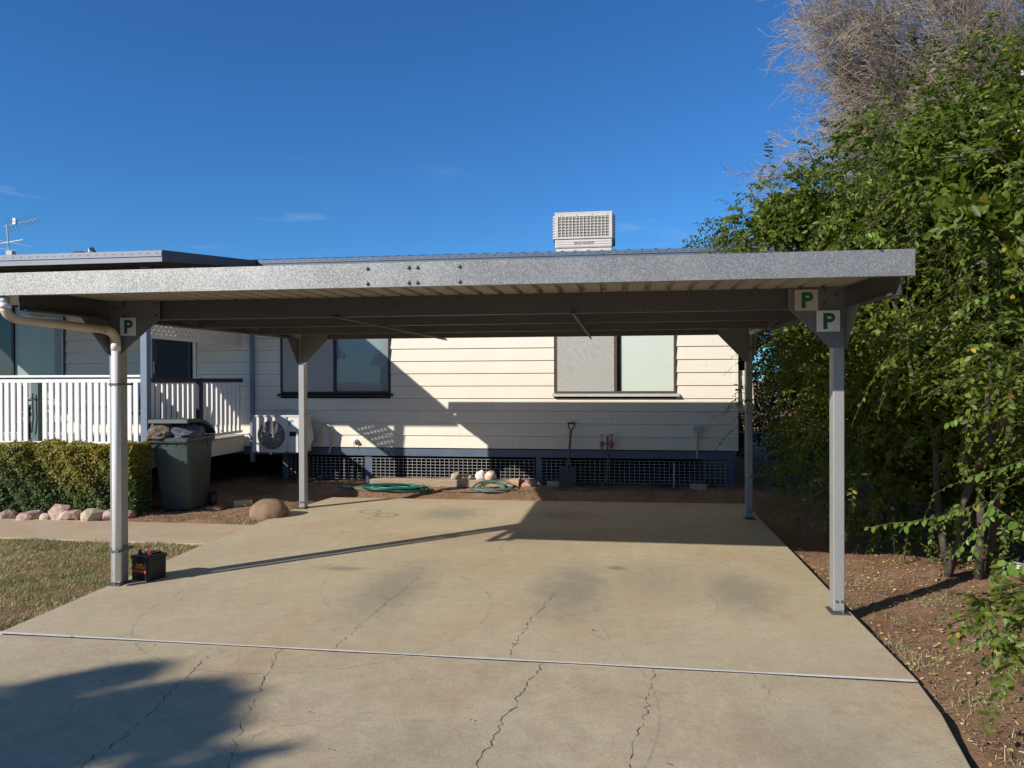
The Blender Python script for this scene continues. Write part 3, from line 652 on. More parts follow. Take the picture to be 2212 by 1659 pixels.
# windows
def window(x0, x1, z0, z1, xm, fmat, tr=None, label=None, left=BLINDG, right=BLIND, gap=.09, scr=True, w=.032):
    fb = MB(); y0, y1 = YW - .03, YW + .019
    fb.box(x0, x0 + w, y0, y1, z0, z1).box(x1 - w, x1, y0, y1, z0, z1).box(x0 + w, x1 - w, y0, y1, z0, z0 + w).box(x0 + w, x1 - w, y0, y1, z1 - w, z1)
    fb.box(xm - .022, xm + .022, y0 + .003, y1, z0 + w, z1 - w)
    f = fb.build('window', fmat, house, bevel=.002)
    if label: f['label'] = label
    for (a, b, bl) in ((x0 + w, xm - .022, left), (xm + .022, x1 - w, right)):
        MB().poly([(a, YW - .010, z0 + w), (b, YW - .010, z0 + w), (b, YW - .010, z1 - w), (a, YW - .010, z1 - w)], [(0, 1, 2, 3)]).build('pane', GLASS, f)
        if bl is not None: MB().box(a + (gap if a > x0 + .5 or bl is left else 0), b, YW + .012, YW + .016, z0 + w + .002, z1 - w).build('blind', bl, f)
    if tr: MB().box(x0 + w, xm - .022, YW - .024, YW - .004, tr, tr + .022).build('transom_bar', fmat, f)
    if scr: MB().box(x0 + w + .001, xm - .023, YW - .0265, YW - .0255, z0 + w, z1 - w).build('insect_screen', SCREEN, f)
    if fmat is not DARKF or z0 > 1: MB().prism([(x0 - .05, YW - .075, z0 - .045), (x0 - .05, YW - .019, z0 - .03), (x0 - .05, YW - .019, z0 - .001), (x0 - .05, YW - .07, z0 - .022)], (x1 - x0 + .1, 0, 0)).build('sill', DARKF if fmat is DARKF else GREYP, f)
    MB().box(x0 + w, x1 - w, YW + .0165, YW + .0195, z0 + w, z1 - w).build('reveal', BLACK, f)
    return f
window(-5.345, -3.535, 1.45, 2.72, -4.445, DARKF, 2.1, 'dark framed sliding window in shade, left of the pair', gap=.0, right=mat('shade_toned_blind', (.26, .30, .30), (.32, .36, .36), 2, .8), left=mat('shade_toned_curtain', (.07, .085, .10), (.10, .115, .13), 3, .8))  # blind and curtain colours carry the shade lying on this window
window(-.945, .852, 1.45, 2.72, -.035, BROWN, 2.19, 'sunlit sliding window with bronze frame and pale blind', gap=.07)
window(-10.55, -9.17, .95, 2.95, -10.15, DARKF, None, 'tall verandah window reflecting the sky', gap=0, left=mat('shade_toned_curtain_2', (.03, .03, .03), None, rough=.8), right=BLINDG, scr=False)
# door
db = MB().box(-7.65, -7.585, YW - .03, YW + .019, .76, 2.84).box(-6.86, -6.81, YW - .03, YW + .019, .76, 2.84).box(-7.585, -6.86, YW - .03, YW + .019, 2.78, 2.84)
dr = db.build('door_frame', WHITE, house)
dl = MB().box(-7.58, -6.90, YW - .022, YW - .004, .78, 2.775).build('door', DARKF, house)
MB().box(-7.51, -6.97, YW - .024, YW - .0225, .9, 2.7).build('security_screen', BLACK, dl)
lat = MB()
for i in range(30):
    for s_ in (1, -1):
        z = .9 + i*.085
        if z > 2.2: break
        lat.prism([(-7.51, YW - .030, z if s_ > 0 else z + .45), (-7.51, YW - .030, (z if s_ > 0 else z + .45) + .008), (-6.97, YW - .030, (z + .45 if s_ > 0 else z) + .008), (-6.97, YW - .030, z + .45 if s_ > 0 else z)], (0, .004, 0))
lat.build('diamond_grille', DARKF, dl)
MB().box(-7.56, -7.53, YW - .05, YW - .022, 1.78, 1.98).build('handle', GREYP, dl, bevel=.004)

# roof top things
roofz = lambda y: 3.49 + (y - 10.62)*math.tan(R(9))
def add_cooler():
    y0, y1 = 12.3, 13.25; zb = roofz(12.4) + .02
    t = empty('evaporative_cooler', (-.56, 12.8, roofz(12.8)), 'beige evaporative cooler box with grille standing on the roof', 'cooler')
    x0, x1 = -1.03, -.09; z0, z1 = 3.84, 4.44
    MB().box(x0 + .01, x1 - .01, y0 + .02, y1 - .02, zb - .05, z0 + .03).build('base', COOL, t)
    bm_ = MB().box(x0, x1, y0, y1, z0 + .012, z0 + .16); bb = bm_.build('tray', COOL, t, bevel=.01)
    for q in range(3): MB().box(x0 + .01, x1 - .01, y0 - .006, y0, z0 + .03 + q*.04, z0 + .042 + q*.04).build('tray_rib', COOL, t)
    # tapered corner cheeks
    MB().prism([(x0 + .03, y0 - .0, z0 + .17), (x1 - .03, y0, z0 + .17), (x1 - .03, y0, z1), (x0 + .03, y0, z1)], (0, .012, 0)).build('pad', COOLP, t)
    MB().box(x0 + .06, x1 - .06, y0 + .04, y1 - .04, z0 + .17, z1 - .03).build('inner_box', COOLP, t)
    MB().box(x0 - .01, x1 + .01, y0 - .02, y1 + .02, z1 - .025, z1).build('lid', COOL, t, bevel=.008)
    fr = MB().box(x0, x0 + .05, y0 - .02, y0 - .002, z0 + .16, z1 - .025).box(x1 - .05, x1, y0 - .02, y0 - .002, z0 + .16, z1 - .025).box(x0 + .05, x1 - .05, y0 - .02, y0 - .002, z1 - .075, z1 - .025).box(x0 + .05, x1 - .05, y0 - .02, y0 - .002, z0 + .16, z0 + .19)
    fr.build('grille_frame', COOL, t)
    for q in range(7): MB().box(x0 + .05, x1 - .05, y0 - .018, y0 - .003, z0 + .19 + q*.047 + .030, z0 + .19 + q*.047 + .038).build('grille_bar', COOL, t)
    vb = MB()
    for q in range(13): xx = x0 + .05 + (q + 1)*(x1 - x0 - .1)/14; vb.box(xx - .006, xx + .006, y0 - .016, y0 - .005, z0 + .19, z1 - .075)
    vb.build('grille_uprights', COOL, t)
    for s_, xa in ((-1, x0), (1, x1)):
        sb = MB()
        for q in range(9): sb.prism([(xa, y0 - .0, z0 + .18 + q*.044), (xa + s_*.05, y0 + .10, z0 + .18 + q*.044), (xa + s_*.05, y1 - .1, z0 + .18 + q*.044), (xa, y1, z0 + .18 + q*.044)], (0, 0, .022))
        sb.build('side_louvres', COOL, t)
        MB().prism([(xa, y0 - .0, z0 + .17), (xa + s_*.04, y0 + .12, z0 + .17), (xa + s_*.04, y1 - .12, z0 + .17), (xa, y1, z0 + .17)], (0, 0, z1 - z0 - .2)).build('side_panel', COOLP if s_ < 0 else COOL, t)
    text_mesh('lettering', 'BONAIRE', .062, mat('cooler_lettering', (.36, .33, .28), None, rough=.6), t, ((x0 + x1)/2, y0 - .008, z0 + .088), FRONT, .003, .0015, 1.25)
    for xx in (-.93, -.68, -.42, -.17): MB().tube([(xx, y0 - .03, z1 - .045), (xx, y0 - .02, z1 - .045)], .009, 6).build('screw', GREYP, t)
add_cooler()
# antenna
ant = empty('tv_antenna', (-10.95, 12.0, roofz(12) + .01), 'grey television antenna mast with two aerials behind the verandah gutter', 'antenna')
MB().tube([(-10.93, 12, roofz(12) - .0), (-11.0, 12, 4.52)], .016, 6).build('mast', GREYP, ant)
MB().box(-10.98, -10.86, 11.95, 12.05, roofz(12) + .01, 4.03).build('amplifier_box', GREYP, ant)
MB().tube([(-11.05, 12, 4.475), (-10.38, 12, 4.60)], .008, 5).build('boom', GREYP, ant)
for q in range(9):
    xx = -10.96 + q*.072; zz = 4.475 + (xx + 11.05)*.187; h_ = .06 if q > 2 else .11
    MB().tube([(xx - .012, 11.99 - .08, zz + h_), (xx + .018, 12.06, zz - h_)], .004, 4).build('element', GREYP, ant)
MB().box(-10.86, -10.80, 11.97, 12.03, 4.51, 4.62).build('balun_box', WHITE, ant)
MB().tube([(-11.5, 11.9, 4.10), (-10.97, 12, 4.19), (-10.72, 12.05, 4.235)], .012, 5).build('lower_boom', WHITE, ant)
for (a, b) in (((-11.6, 12, 4.32), (-10.5, 12, 4.10)), ((-11.5, 12, 4.14), (-10.8, 12, 4.03)), ((-11.4, 12.1, 4.06), (-10.98, 11.9, 4.2))):
    MB().tube([a, b], .005, 4).build('element', GREYP, ant)
v1 = rock('ridge_tile', (-9.14, 11.5, 3.80), (.13, .1, .09), mat('red_brown_tile', (.13, .035, .02), None, rough=.7), 4, amp=.15, sharp=True); tag(v1, 'red brown cowl poking above the verandah gutter', 'roof cowl')
vp = empty('vent_pipe', (-8.95, 11.5, roofz(11.5)), 'small white vent pipe with dark bent cap on the roof', 'vent pipe')
MB().tube([(-8.96, 11.5, roofz(11.5)), (-8.96, 11.5, 3.93)], .018, 8).build('pipe', WHITE, vp)
MB().tube([(-8.945, 11.5, 3.93), (-8.91, 11.5, 3.93), (-8.86, 11.5, 3.86), (-8.86, 11.5, 3.79)], .03, 8).build('cap', BLACK, vp)

# wall fittings
mbx = empty('meter_box', (1.9, 11.3, 1.16), 'cream meter box on the side of the house corner', 'meter box')
MB().box(1.752, 1.91, YW + .05, YW + .55, 1.16, 1.785).build('box_body', CREAM, mbx, bevel=.004)
MB().prism([(1.925, YW + .055, 1.16), (1.99, YW + .055, 1.14), (1.955, YW + .055, 1.78), (1.925, YW + .055, 1.785)], (0, .5, 0)).build('door', CREAM, mbx)
# split-system unit
ac = empty('air_conditioner', (-5.2, 10.9, .5), 'white outdoor air conditioner unit with round fan grille under the shaded window', 'air conditioner')
ax0, ax1, ay0, ay1, az0, az1 = -5.62, -4.78, 10.76, 11.06, .548, 1.10
cb = MB(); seg = 36; cx, cz, rad = -5.31, .815, .225
# front panel with round hole
front = [(ax0, az0), (cx, az0), (-5.04, az0), (-5.04, cz), (-5.04, az1), (cx, az1), (ax0, az1), (ax0, cz)]
bm = bmesh.new(); outer = []; inner = []
for i in range(seg):
    a = 2*math.pi*i/seg; ca, sa = math.cos(a), math.sin(a)
    hx = (-5.04 - cx) if ca > 0 else (cx - ax0); hz = (az1 - cz) if sa > 0 else (cz - az0); s_ = 1/max(abs(ca)/hx, abs(sa)/hz)
    outer.append((cx + ca*s_, ay0, cz + sa*s_)); inner.append((cx + ca*rad, ay0, cz + sa*rad))
pan = MB()
pts = outer + inner + [(p[0], ay0 + .05, p[2]) for p in inner]
pan.poly(pts, [(i, (i+1) % seg, seg + (i+1) % seg, seg + i) for i in range(seg)] + [(seg + i, seg + (i+1) % seg, 2*seg + (i+1) % seg, 2*seg + i) for i in range(seg)])
pan.build('fan_panel', ACW, ac)
MB().box(ax0 + .004, ax1 - .004, ay0 + .051, ay1, az0 + .004, az1 - .002).build('casing', ACW, ac, bevel=.008)
MB().box(-5.038, ax1, ay0, ay0 + .05, az0, az1).build('service_panel', ACW, ac, bevel=.006)
MB().box(ax0 - .005, ax1 + .005, ay0 - .012, ay1, az1 - .001, az1 + .02).build('top_cover', ACW, ac, bevel=.006)
MB().tube([(cx, ay0 + .047, cz), (cx, ay0 + .0505, cz)], rad - .002, 36).build('fan_well', BLACK, ac)
fb = MB()
for q in range(3):
    a = q*2.094 + .4
    fb.poly([(cx + math.cos(a + t)*r, ay0 + .02 + .02*t, cz + math.sin(a + t)*r) for (r, t) in ((.05, 0), (.2, .1), (.2, .9), (.05, 1.1))], [(0, 1, 2, 3)])
fb.tube([(cx, ay0 + .015, cz), (cx, ay0 + .045, cz)], .05, 16); fb.build('fan', mat('fan_grey', (.10, .10, .11), None, rough=.5), ac)
gr = MB()
for r_ in [.03 + i*.0155 for i in range(13)]: gr.tube([(cx + math.cos(t*math.pi/14)*r_, ay0 - .014, cz + math.sin(t*math.pi/14)*r_) for t in range(28)], .0018, 4, closed=True)
for t in range(12):
    a = t*math.pi/6; gr.tube([(cx + math.cos(a)*.03, ay0 - .014, cz + math.sin(a)*.03), (cx + math.cos(a)*rad, ay0 - .010, cz + math.sin(a)*rad)], .0025, 4)
gr.build('fan_guard', ACW, ac)
MB().prism([(-5.02, ay0 - .002, 1.03), (-4.945, ay0 - .002, 1.03), (-5.02, ay0 - .002, .95)], (0, .0015, 0)).build('logo', CYAN, ac)
MB().prism([(-5.02, ay0 - .004, 1.022), (-4.99, ay0 - .004, 1.022), (-5.02, ay0 - .004, .987)], (0, .0015, 0)).build('logo', NAVYP, ac)
text_mesh('lettering', 'DAIKIN', .018, NAVYP, ac, (-4.975, ay0 - .002, 1.041), FRONT, .0005, .0004, 1.1)
MB().box(-5.01, -4.90, ay0 - .004, ay0 - .001, .80, .87).build('recess_handle', BLACK, ac)
for xx in (-5.5, -4.95): MB().box(xx - .02, xx + .02, ay0 - .02, YW - .01, .515, .545).build('bracket', GALV2, ac)
MB().prism([(ax1, ay0 + .02, az0 + .03), (ax1 + .05, ay0 + .06, az0 + .06), (ax1 + .05, ay1 - .04, az0 + .2), (ax1, ay1, az0 + .42), (ax1, ay0 + .02, az0 + .34)], (.0, 0, .02)).build('valve_cover', ACW, ac)
MB().tube([(-4.74, 11.0, .68), (-4.70, 11.08, .66), (-4.69, 11.13, .90), (-4.66, 11.14, .95), (-4.54, 11.14, .955), (-4.50, 11.14, .91), (-4.50, 11.13, .6), (-4.52, 11.13, .53), (-4.58, 11.2, .5)], .016, 8).build('pipe', GREYP, ac, smooth=True)
# power point / tap outlet on wall
so_ = empty('wall_outlet', (-4.10, 11.17, .71), 'small white weatherproof outlet on the sunlit lower weatherboards', 'outlet')
MB().tube([(-4.11, 11.15, .70), (-4.11, 11.19, .70)], .045, 10).build('plate', WHITE, so_, smooth=False)
MB().box(-4.135, -4.085, 11.10, 11.15, .68, .725).build('cover', WHITE, so_, bevel=.006)
MB().tube([(-4.11, 11.12, .68), (-4.112, 11.13, .62), (-4.10, 11.15, .59)], .004, 5).build('cord', RUSTR, so_)
# junction box + conduit
jb = empty('junction_box', (1.16, 11.15, .6), 'small grey box on top of a conduit on the wall', 'junction box')
MB().box(1.095, 1.235, 11.09, 11.18, .875, .945).build('box', GREYP, jb, bevel=.008)
MB().tube([(1.16, 11.14, .875), (1.155, 11.14, .5)], .014, 8).build('conduit', GREYP, jb)
pp = MB().tube([(.82, 11.13, .42), (.815, 11.12, .06)], .013, 8).build('stub_pipe', GREYP); tag(pp, 'short grey pipe standing under the house edge', 'pipe')
# garden taps
tp = empty('garden_tap', (-.16, 11.1, .07), 'pair of red garden taps on a standpipe against the wall', 'tap')
MB().tube([(-.155, 11.1, .03), (-.155, 11.1, .82)], .012, 8).build('standpipe', GALV2, tp)
for xx, zz in ((-.24, .70), (-.10, .70)):
    vb = MB().tube([(xx, 11.09, zz - .05), (xx, 11.09, zz - .02), (xx, 11.09, zz + .01), (xx, 11.09, zz + .045)], [.018, .034, .034, .016], 10).tube([(xx, 11.1, zz), (-.155, 11.1, zz)], .011, 6).tube([(xx, 11.09, zz - .05), (xx, 11.07, zz - .12)], .012, 8)
    v_ = vb.build('valve', RUSTR, tp, smooth=True)
    MB().tube([(xx, 11.09, zz + .045), (xx, 11.09, zz + .13)], .007, 6).build('stem', COPPER, v_)
    MB().tube([(xx - .035, 11.09, zz + .135), (xx + .035, 11.09, zz + .135)], .006, 6).build('handle', COPPER, v_)
# shovel
sh = empty('shovel', (-.73, 10.95, .07), 'square mouthed shovel leaning against the shaded weatherboards', 'shovel')
MB().tube([(-.735, 10.93, .36), (-.70, 11.08, .90)], .018, 8).build('shaft', SHOVW, sh)
MB().tube([(-.70, 11.08, .89), (-.735, 11.10, .945), (-.745, 11.11, 1.0)], .009, 6).tube([(-.70, 11.08, .89), (-.655, 11.10, .945), (-.645, 11.11, 1.0)], .009, 6).tube([(-.755, 11.11, 1.0), (-.635, 11.11, 1.0)], .013, 8).build('handle', BLACK, sh)
MB().prism([(-.86, 10.82, .055), (-.61, 10.82, .055), (-.615, 10.93, .36), (-.70, 10.935, .375), (-.77, 10.935, .375), (-.86, 10.93, .36)], (0, .004, -.001)).build('blade', SHOV, sh)
MB().tube([(-.735, 10.915, .22), (-.735, 10.93, .4)], [.012, .022], 8).build('socket', SHOV, sh)

# ------------------------------------------------------------------ verandah
XV, YV = -5.98, 8.68
ver = empty('verandah', (-8, YV, 0), 'white railed verandah with lattice valance and grey gutter', 'verandah')
MB().box(-12, XV - .03, YV + .03, YW - .02, .70, .765).build('floor', DARKW, ver)
for q in range(int((YW - YV)/.092)):
    y0 = YV + .0 + q*.092
    MB().box(-12, XV + .02, y0, y0 + .088, .7655, .785).build('deck_plank', mat('deck_timber', (.30, .27, .23), (.40, .37, .32), 12, .8, rnd=.1), ver)
MB().box(XV - .028, XV - .002, YV + .03, YW - .02, .53, .764).build('deck_fascia', CREAM, ver)
MB().box(-12, XV - .03, YV - .0, YV + .028, .53, .764).build('deck_fascia', CREAM, ver)
def vpost(x, y, z0, z1, name='post', m_=NAVYL, w=.045): MB().box(x - w, x + w, y - w, y + w, z0, z1).build(name, m_, ver, bevel=.004)
vpost(XV, YV, -.05, 3.12); vpost(-11.4, YV, -.05, 3.12)
np_ = MB().box(-7.60, -7.50, YV - .02, YV + .07, .77, 1.66).build('newel_post', mat('grey_green_paint', (.10, .15, .135), None, rough=.5), ver)
# front rail
yr = YV - .01
MB().box(-11.35, XV - .046, yr - .035, yr + .035, 1.705, 1.735).build('top_rail', WHITE, ver, bevel=.006)
MB().box(-11.35, XV - .046, yr - .02, yr + .02, 1.64, 1.685).build('under_rail', WHITE, ver)
MB().box(-11.35, XV - .046, yr - .012, yr + .012, 1.686, 1.704).build('rail_packer', CLOTH, ver)
MB().box(-11.35, XV - .046, yr - .035, yr + .035, .825, .875).build('bottom_rail', WHITE, ver, bevel=.004)
x = XV - .125
while x > -11.3:
    if not (-7.64 < x < -7.47): MB().box(x - .03, x + .03, yr - .018, yr + .002, .876, 1.639).build('picket', WHITE, ver)
    x -= .0925
# strap hanging on the newel
stp = MB().tube([(-7.55, YV - .05, 1.50), (-7.55, YV - .05, 1.3), (-7.545, YV - .05, 1.18), (-7.565, YV - .05, 1.0), (-7.575, YV - .05, .985)], .008, 5).tube([(-7.575, YV - .05, 1.44), (-7.525, YV - .05, 1.44)], .01, 5).build('hanging_strap', BLACK); tag(stp, 'thin black strap hanging on the grey newel post behind the pickets', 'strap')
# side rail with gate
for (a, b, nm) in ((YV + .055, 9.83, 'gate_panel'), (9.93, YW - .1, 'rail_panel')):
    pr = MB().box(XV - .03, XV + .03, a, b, 1.635, 1.695).build('side_rail', DARKW if nm == 'x' else mat('dark_navy_rail', (.025, .027, .04), None, rough=.5), ver, bevel=.004)
    MB().box(XV - .02, XV + .02, a, b, .83, .87).build('side_bottom_rail', WHITE, ver)
    k = 9; st_ = (b - a)/(k + .2)
    for q in range(k):
        yy = a + st_*(q + .6); MB().box(XV - .012, XV + .012, yy - .032, yy + .032, .871, 1.634).build('picket', WHITE, ver)
MB().box(XV - .045, XV + .045, 9.835, 9.925, .77, 1.70).build('gate_post', mat('dark_navy_rail', (.025, .027, .04)), ver, bevel=.004)
MB().box(XV + .046, XV + .056, 9.86, 9.89, 1.36, 1.46).build('gate_latch', GALV2, ver)
# lattice valance on the side: slats crossing in two layers
lz0, lz1, ly0, ly1 = 2.245, 2.62, YV + .05, YW - .08
def lattice(x, sgn, name):
    """diagonal slats clipped to the valance rectangle"""
    H_ = lz1 - lz0; pitch = .105; w_ = .050; y = ly0 - H_
    while y < ly1 + H_:
        # slat centre line from (y,z0) to (y+H,z1) for sgn=1
        poly_ = [(y, 0), (y + w_*1.414, 0), (y + w_*1.414 + H_, H_), (y + H_, H_)]
        def clip(pl, lim, keep_lo):
            out = []
            for i in range(len(pl)):
                p, q = pl[i], pl[(i+1) % len(pl)]; ip = (p[0] >= lim) if keep_lo else (p[0] <= lim); iq = (q[0] >= lim) if keep_lo else (q[0] <= lim)
                if ip: out.append(p)
                if ip != iq: t = (lim - p[0])/(q[0] - p[0]); out.append((lim, p[1] + (q[1] - p[1])*t))
            return out
        pl = clip(poly_, ly0, True); pl = clip(pl, ly1, False) if pl else pl
        if len(pl) >= 3:
            pts_ = [(x, p[0], lz0 + (p[1] if sgn > 0 else H_ - p[1])) for p in pl]
            MB().prism(pts_, (.006, 0, 0)).build('lattice_slat', CREAM, ver)
        y += pitch
lattice(XV - .008, 1, 'a'); lattice(XV, -1, 'b')
MB().box(XV - .012, XV + .012, ly0, ly1, lz0 - .035, lz0 + .012).build('lattice_rail', CREAM, ver)
MB().box(XV - .012, XV + .012, ly0, ly1, lz1 - .01, lz1 + .03).build('lattice_rail', CREAM, ver)
MB().box(XV - .012, XV + .012, ly1 - .03, ly1, lz0 + .012, lz1 - .01).build('lattice_rail', CREAM, ver)
MB().box(XV - .03, XV + .03, YV, YW - .02, 2.95, 3.10).build('side_beam', DARKW, ver)
# verandah roof
for (a, b) in ((-12, -8.47), (-8.466, -5.47)):
    gm = MB(); gutter_profile(a, b, 8.25, 3.105, 3.245, gm); gg = gm.build('gutter', GUTV, ver)
    sm = MB(); slots(a + .05, b - .05, 8.25, 3.205, sm); q = sm.build('gutter_slots', BLACK, gg); q['kind'] = 'stuff'
MB().prism([(-5.47, 8.27, 3.107), (-5.47, 8.27, 3.247), (-5.445, 10.72, 3.503), (-5.445, 10.72, 3.40)], (-.03, 0, 0)).build('barge_board', mat('shade_toned_barge', (.045, .047, .055), (.06, .062, .07), 3, .5), ver)  # shade on this side face is put into the dark colour
MB().prism([(-12, 8.36, 3.215), (-12, 10.7, 3.49), (-12, 10.7, 3.478), (-12, 8.36, 3.2)], (6.5, 0, 0)).build('roof_sheet', GUT, ver)
for q in range(9): MB().prism([(-5.9 - q*.72, 8.4, 3.1), (-5.9 - q*.72, 10.7, 3.36), (-5.9 - q*.72, 10.7, 3.455), (-5.9 - q*.72, 8.4, 3.19)], (.045, 0, 0)).build('rafter', DARKW, ver)
MB().box(-12, -5.6, YV - .03, YV + .03, 2.98, 3.095).build('front_beam', DARKW, ver)
MB().box(-12, -5.5, 8.365, 8.385, 3.09, 3.2).build('fascia_board', DARKW, ver)
# table and chairs on the verandah, seen between the pickets
tb = empty('outdoor_table', (-8.2, 9.7, .785), 'dark green outdoor table on the verandah behind the pickets', 'table')
MB().box(-9.0, -7.3, 9.3, 10.2, 1.26, 1.30).build('table_top', CLOTH, tb, bevel=.01)
for (a, b) in ((-8.9, 9.4), (-7.4, 9.4), (-8.9, 10.1), (-7.4, 10.1)): MB().tube([(a, b, .786), (a, b, 1.26)], .02, 6).build('leg', CLOTH, tb)
def chair(x, y, rz, label):
    c = empty('outdoor_chair', (x, y, .785), label, 'chair', 'navy chairs on the verandah', rz)
    MB().box(-.24, .24, -.22, .22, .40, .44).build('seat', CHAIRM, c, local=True, bevel=.01)
    MB().prism([(-.23, .2, .47), (.23, .2, .47), (.23, .28, .82), (-.23, .28, .82)], (0, .03, 0)).build('backrest', CHAIRM, c, local=True)
    for (a, b) in ((-.22, -.2), (.22, -.2), (-.22, .22), (.22, .22)): MB().tube([(a, b, 0), (a*.95, b*.9, .42)], .012, 6).build('leg', BLACK, c, local=True)
    for a in (-.25, .25): MB().tube([(a, -.2, .42), (a, -.2, .62), (a, .22, .62)], .012, 6).build('armrest', BLACK, c, local=True)
chair(-6.75, 9.55, R(-95), 'navy outdoor chair nearest the verandah post behind the pickets')
chair(-8.1, 9.12, R(180), 'navy outdoor chair in front of the green table')
chair(-9.4, 9.7, R(90), 'navy outdoor chair at the far left end of the green table')

# ------------------------------------------------------------------ carport
cp = empty('carport', (-1.25, 7.5, 0), 'galvanised steel carport over the concrete driveway', 'carport')
XL, XR, YF, YB = -4.05, 1.54, 5.47, 9.05
zu = lambda y: 2.292 + (y - 4.55)*.011            # underside of the sheets
def post(x, y, zt, h=.038):
    p = MB().box(x - h, x + h, y, y + .10, .012, zt).build('post', POSTM, cp, bevel=.006)
    MB().box(x - .062, x + .062, y - .045, y + .12, 0.0, .010).build('base_plate', GALV2, p)
    for yy in (-.0025,):
        for xx in (-.018, .018): MB().tube([(x + xx, y - .012, .085), (x + xx, y + .002, .085)], .009, 6).build('bolt', GALV2, p)
    MB().tube([(x + .02, y - .025, .01), (x + .02, y - .025, .026)], .010, 6).build('bolt', mat('rusty_bolt', (.2, .1, .06), None, rough=.8), p)
    return p
post(XL + .005, YF, zu(YF) - .155, .045); post(XR, YF, zu(YF) - .155); post(XL, YB, zu(YB) - .155); post(XR, YB, zu(YB) - .155)
def cbeam_x(x0, x1, y, zt, h=.152, w=.06, name='beam', m_=GALV2, flip=1):
    """C section running along X, web at y"""
    mb = MB().box(x0, x1, y - .001, y + .0025, zt - h, zt)
    mb.box(x0, x1, y + .0026, y + w*flip, zt - .0025, zt) if flip > 0 else mb.box(x0, x1, y - w, y - .0011, zt - .0025, zt)
    mb.box(x0, x1, y + .0026, y + w*flip, zt - h, zt - h + .0025) if flip > 0 else mb.box(x0, x1, y - w, y - .0011, zt - h, zt - h + .0025)
    mb.box(x0, x1, y + w*flip - .002, y + w*flip + .0005, zt - h + .0026, zt - h + .016) if flip > 0 else mb.box(x0, x1, y - w - .0005, y - w + .002, zt - h + .0026, zt - h + .016)
    return mb.build(name, m_, cp)
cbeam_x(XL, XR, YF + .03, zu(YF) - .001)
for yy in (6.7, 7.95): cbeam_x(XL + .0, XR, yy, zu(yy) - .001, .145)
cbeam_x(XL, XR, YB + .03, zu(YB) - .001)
# front fascia in two lengths, rear fascia, side beams
for (a, b) in ((-4.285, -1.3005), (-1.2985, 1.70)):
    mb = MB().box(a, b, 4.55, 4.553, 2.249, 2.403); mb.box(a, b, 4.5531, 4.60, 2.249, 2.2515); mb.box(a, b, 4.5531, 4.60, 2.4005, 2.403); mb.box(a, b, 4.598, 4.6003, 2.2516, 2.268)
    mb.build('fascia_channel', GALV, cp)
for xx in (-1.593, -1.321, -1.265, -.992):
    for zz in (2.373, 2.277): MB().tube([(xx, 4.535, zz), (xx, 4.5495, zz)], .0115, 6).build('bolt', GALV, cp)
for (a, b) in ((-4.2, 1.68),):
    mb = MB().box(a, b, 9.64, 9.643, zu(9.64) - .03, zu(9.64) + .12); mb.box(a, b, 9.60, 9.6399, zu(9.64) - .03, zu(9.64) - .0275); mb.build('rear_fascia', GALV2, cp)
def side_beam(x, name):
    y0, y1 = 4.602, 9.598; s_ = 1 if x < 0 else -1
    mb = MB()
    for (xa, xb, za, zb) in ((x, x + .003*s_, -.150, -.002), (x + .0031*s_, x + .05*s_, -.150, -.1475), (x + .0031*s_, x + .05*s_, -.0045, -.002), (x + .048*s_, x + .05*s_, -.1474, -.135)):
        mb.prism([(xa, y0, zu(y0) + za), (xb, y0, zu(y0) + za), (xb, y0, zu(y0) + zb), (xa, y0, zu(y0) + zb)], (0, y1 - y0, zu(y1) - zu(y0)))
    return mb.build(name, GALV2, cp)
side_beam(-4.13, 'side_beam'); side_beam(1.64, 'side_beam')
# roof sheets
x = -4.14; q = 0
while x < 1.6:
    x1 = min(x + .762, 1.66)
    ribbed(x + .001, x1 - .001, 4.62, 9.63, zu(4.62) + .0005 + (q % 2)*.001, zu(9.63) + .0005 + (q % 2)*.001, .03, .1524, SHEET, 'roof_sheet', cp, w=.024)
    x = x1; q += 1
# gussets
def gusset(pts, d, nm='gusset_plate'):
    g_ = MB().prism(pts, d).build(nm, GALV2, cp); return g_
zt = zu(YF)
gm_ = mat_galv('gusset_galv', (.16, .165, .16), (.20, .205, .20), .55, .25)
def gpl(pts, d): 
    g_ = MB().prism(pts, d).build('gusset_plate', gm_, cp); return g_
gpl([(XL - .038, YF - .006, zt - .004), (XL + .41, YF - .006, zt - .004), (XL + .41, YF - .006, zt - .152), (XL + .07, YF - .006, 1.875), (XL - .038, YF - .006, 1.875)], (0, .004, 0))
gpl([(XR + .038, YF - .006, zt - .004), (XR - .345, YF - .006, zt - .004), (XR - .345, YF - .006, zt - .150), (XR - .06, YF - .006, 1.872), (XR + .038, YF - .006, 1.872)], (0, .004, 0))
for (x, s_) in ((XL, 1), (XR, -1)):
    ztb = zu(YB)
    gpl([(x, YB - .006, ztb - .004), (x + s_*.36, YB - .006, ztb - .004), (x + s_*.36, YB - .006, ztb - .155), (x + s_*.05, YB - .006, 1.86), (x, YB - .006, 1.86)], (0, .004, 0))
    for y_ in (YF, YB):
        zt_ = zu(y_); xg = x - s_*.041
        gpl([(xg, y_ + .05, zt_ - .15), (xg, y_ - .32, zt_ - .15), (xg, y_ - .02, 1.87), (xg, y_ + .08, 1.87)], (s_*-.003, 0, 0))
    bl = MB()
    for (dx, dz) in ((.1, .03), (.1, .12), (.38, .03), (.38, .12), (.02, .06)): bl.tube([(x + s_*dx, YF - .018, zt - dz), (x + s_*dx, YF - .006, zt - dz)], .011, 6)
    bl.build('gusset_bolts', GALV2, cp)
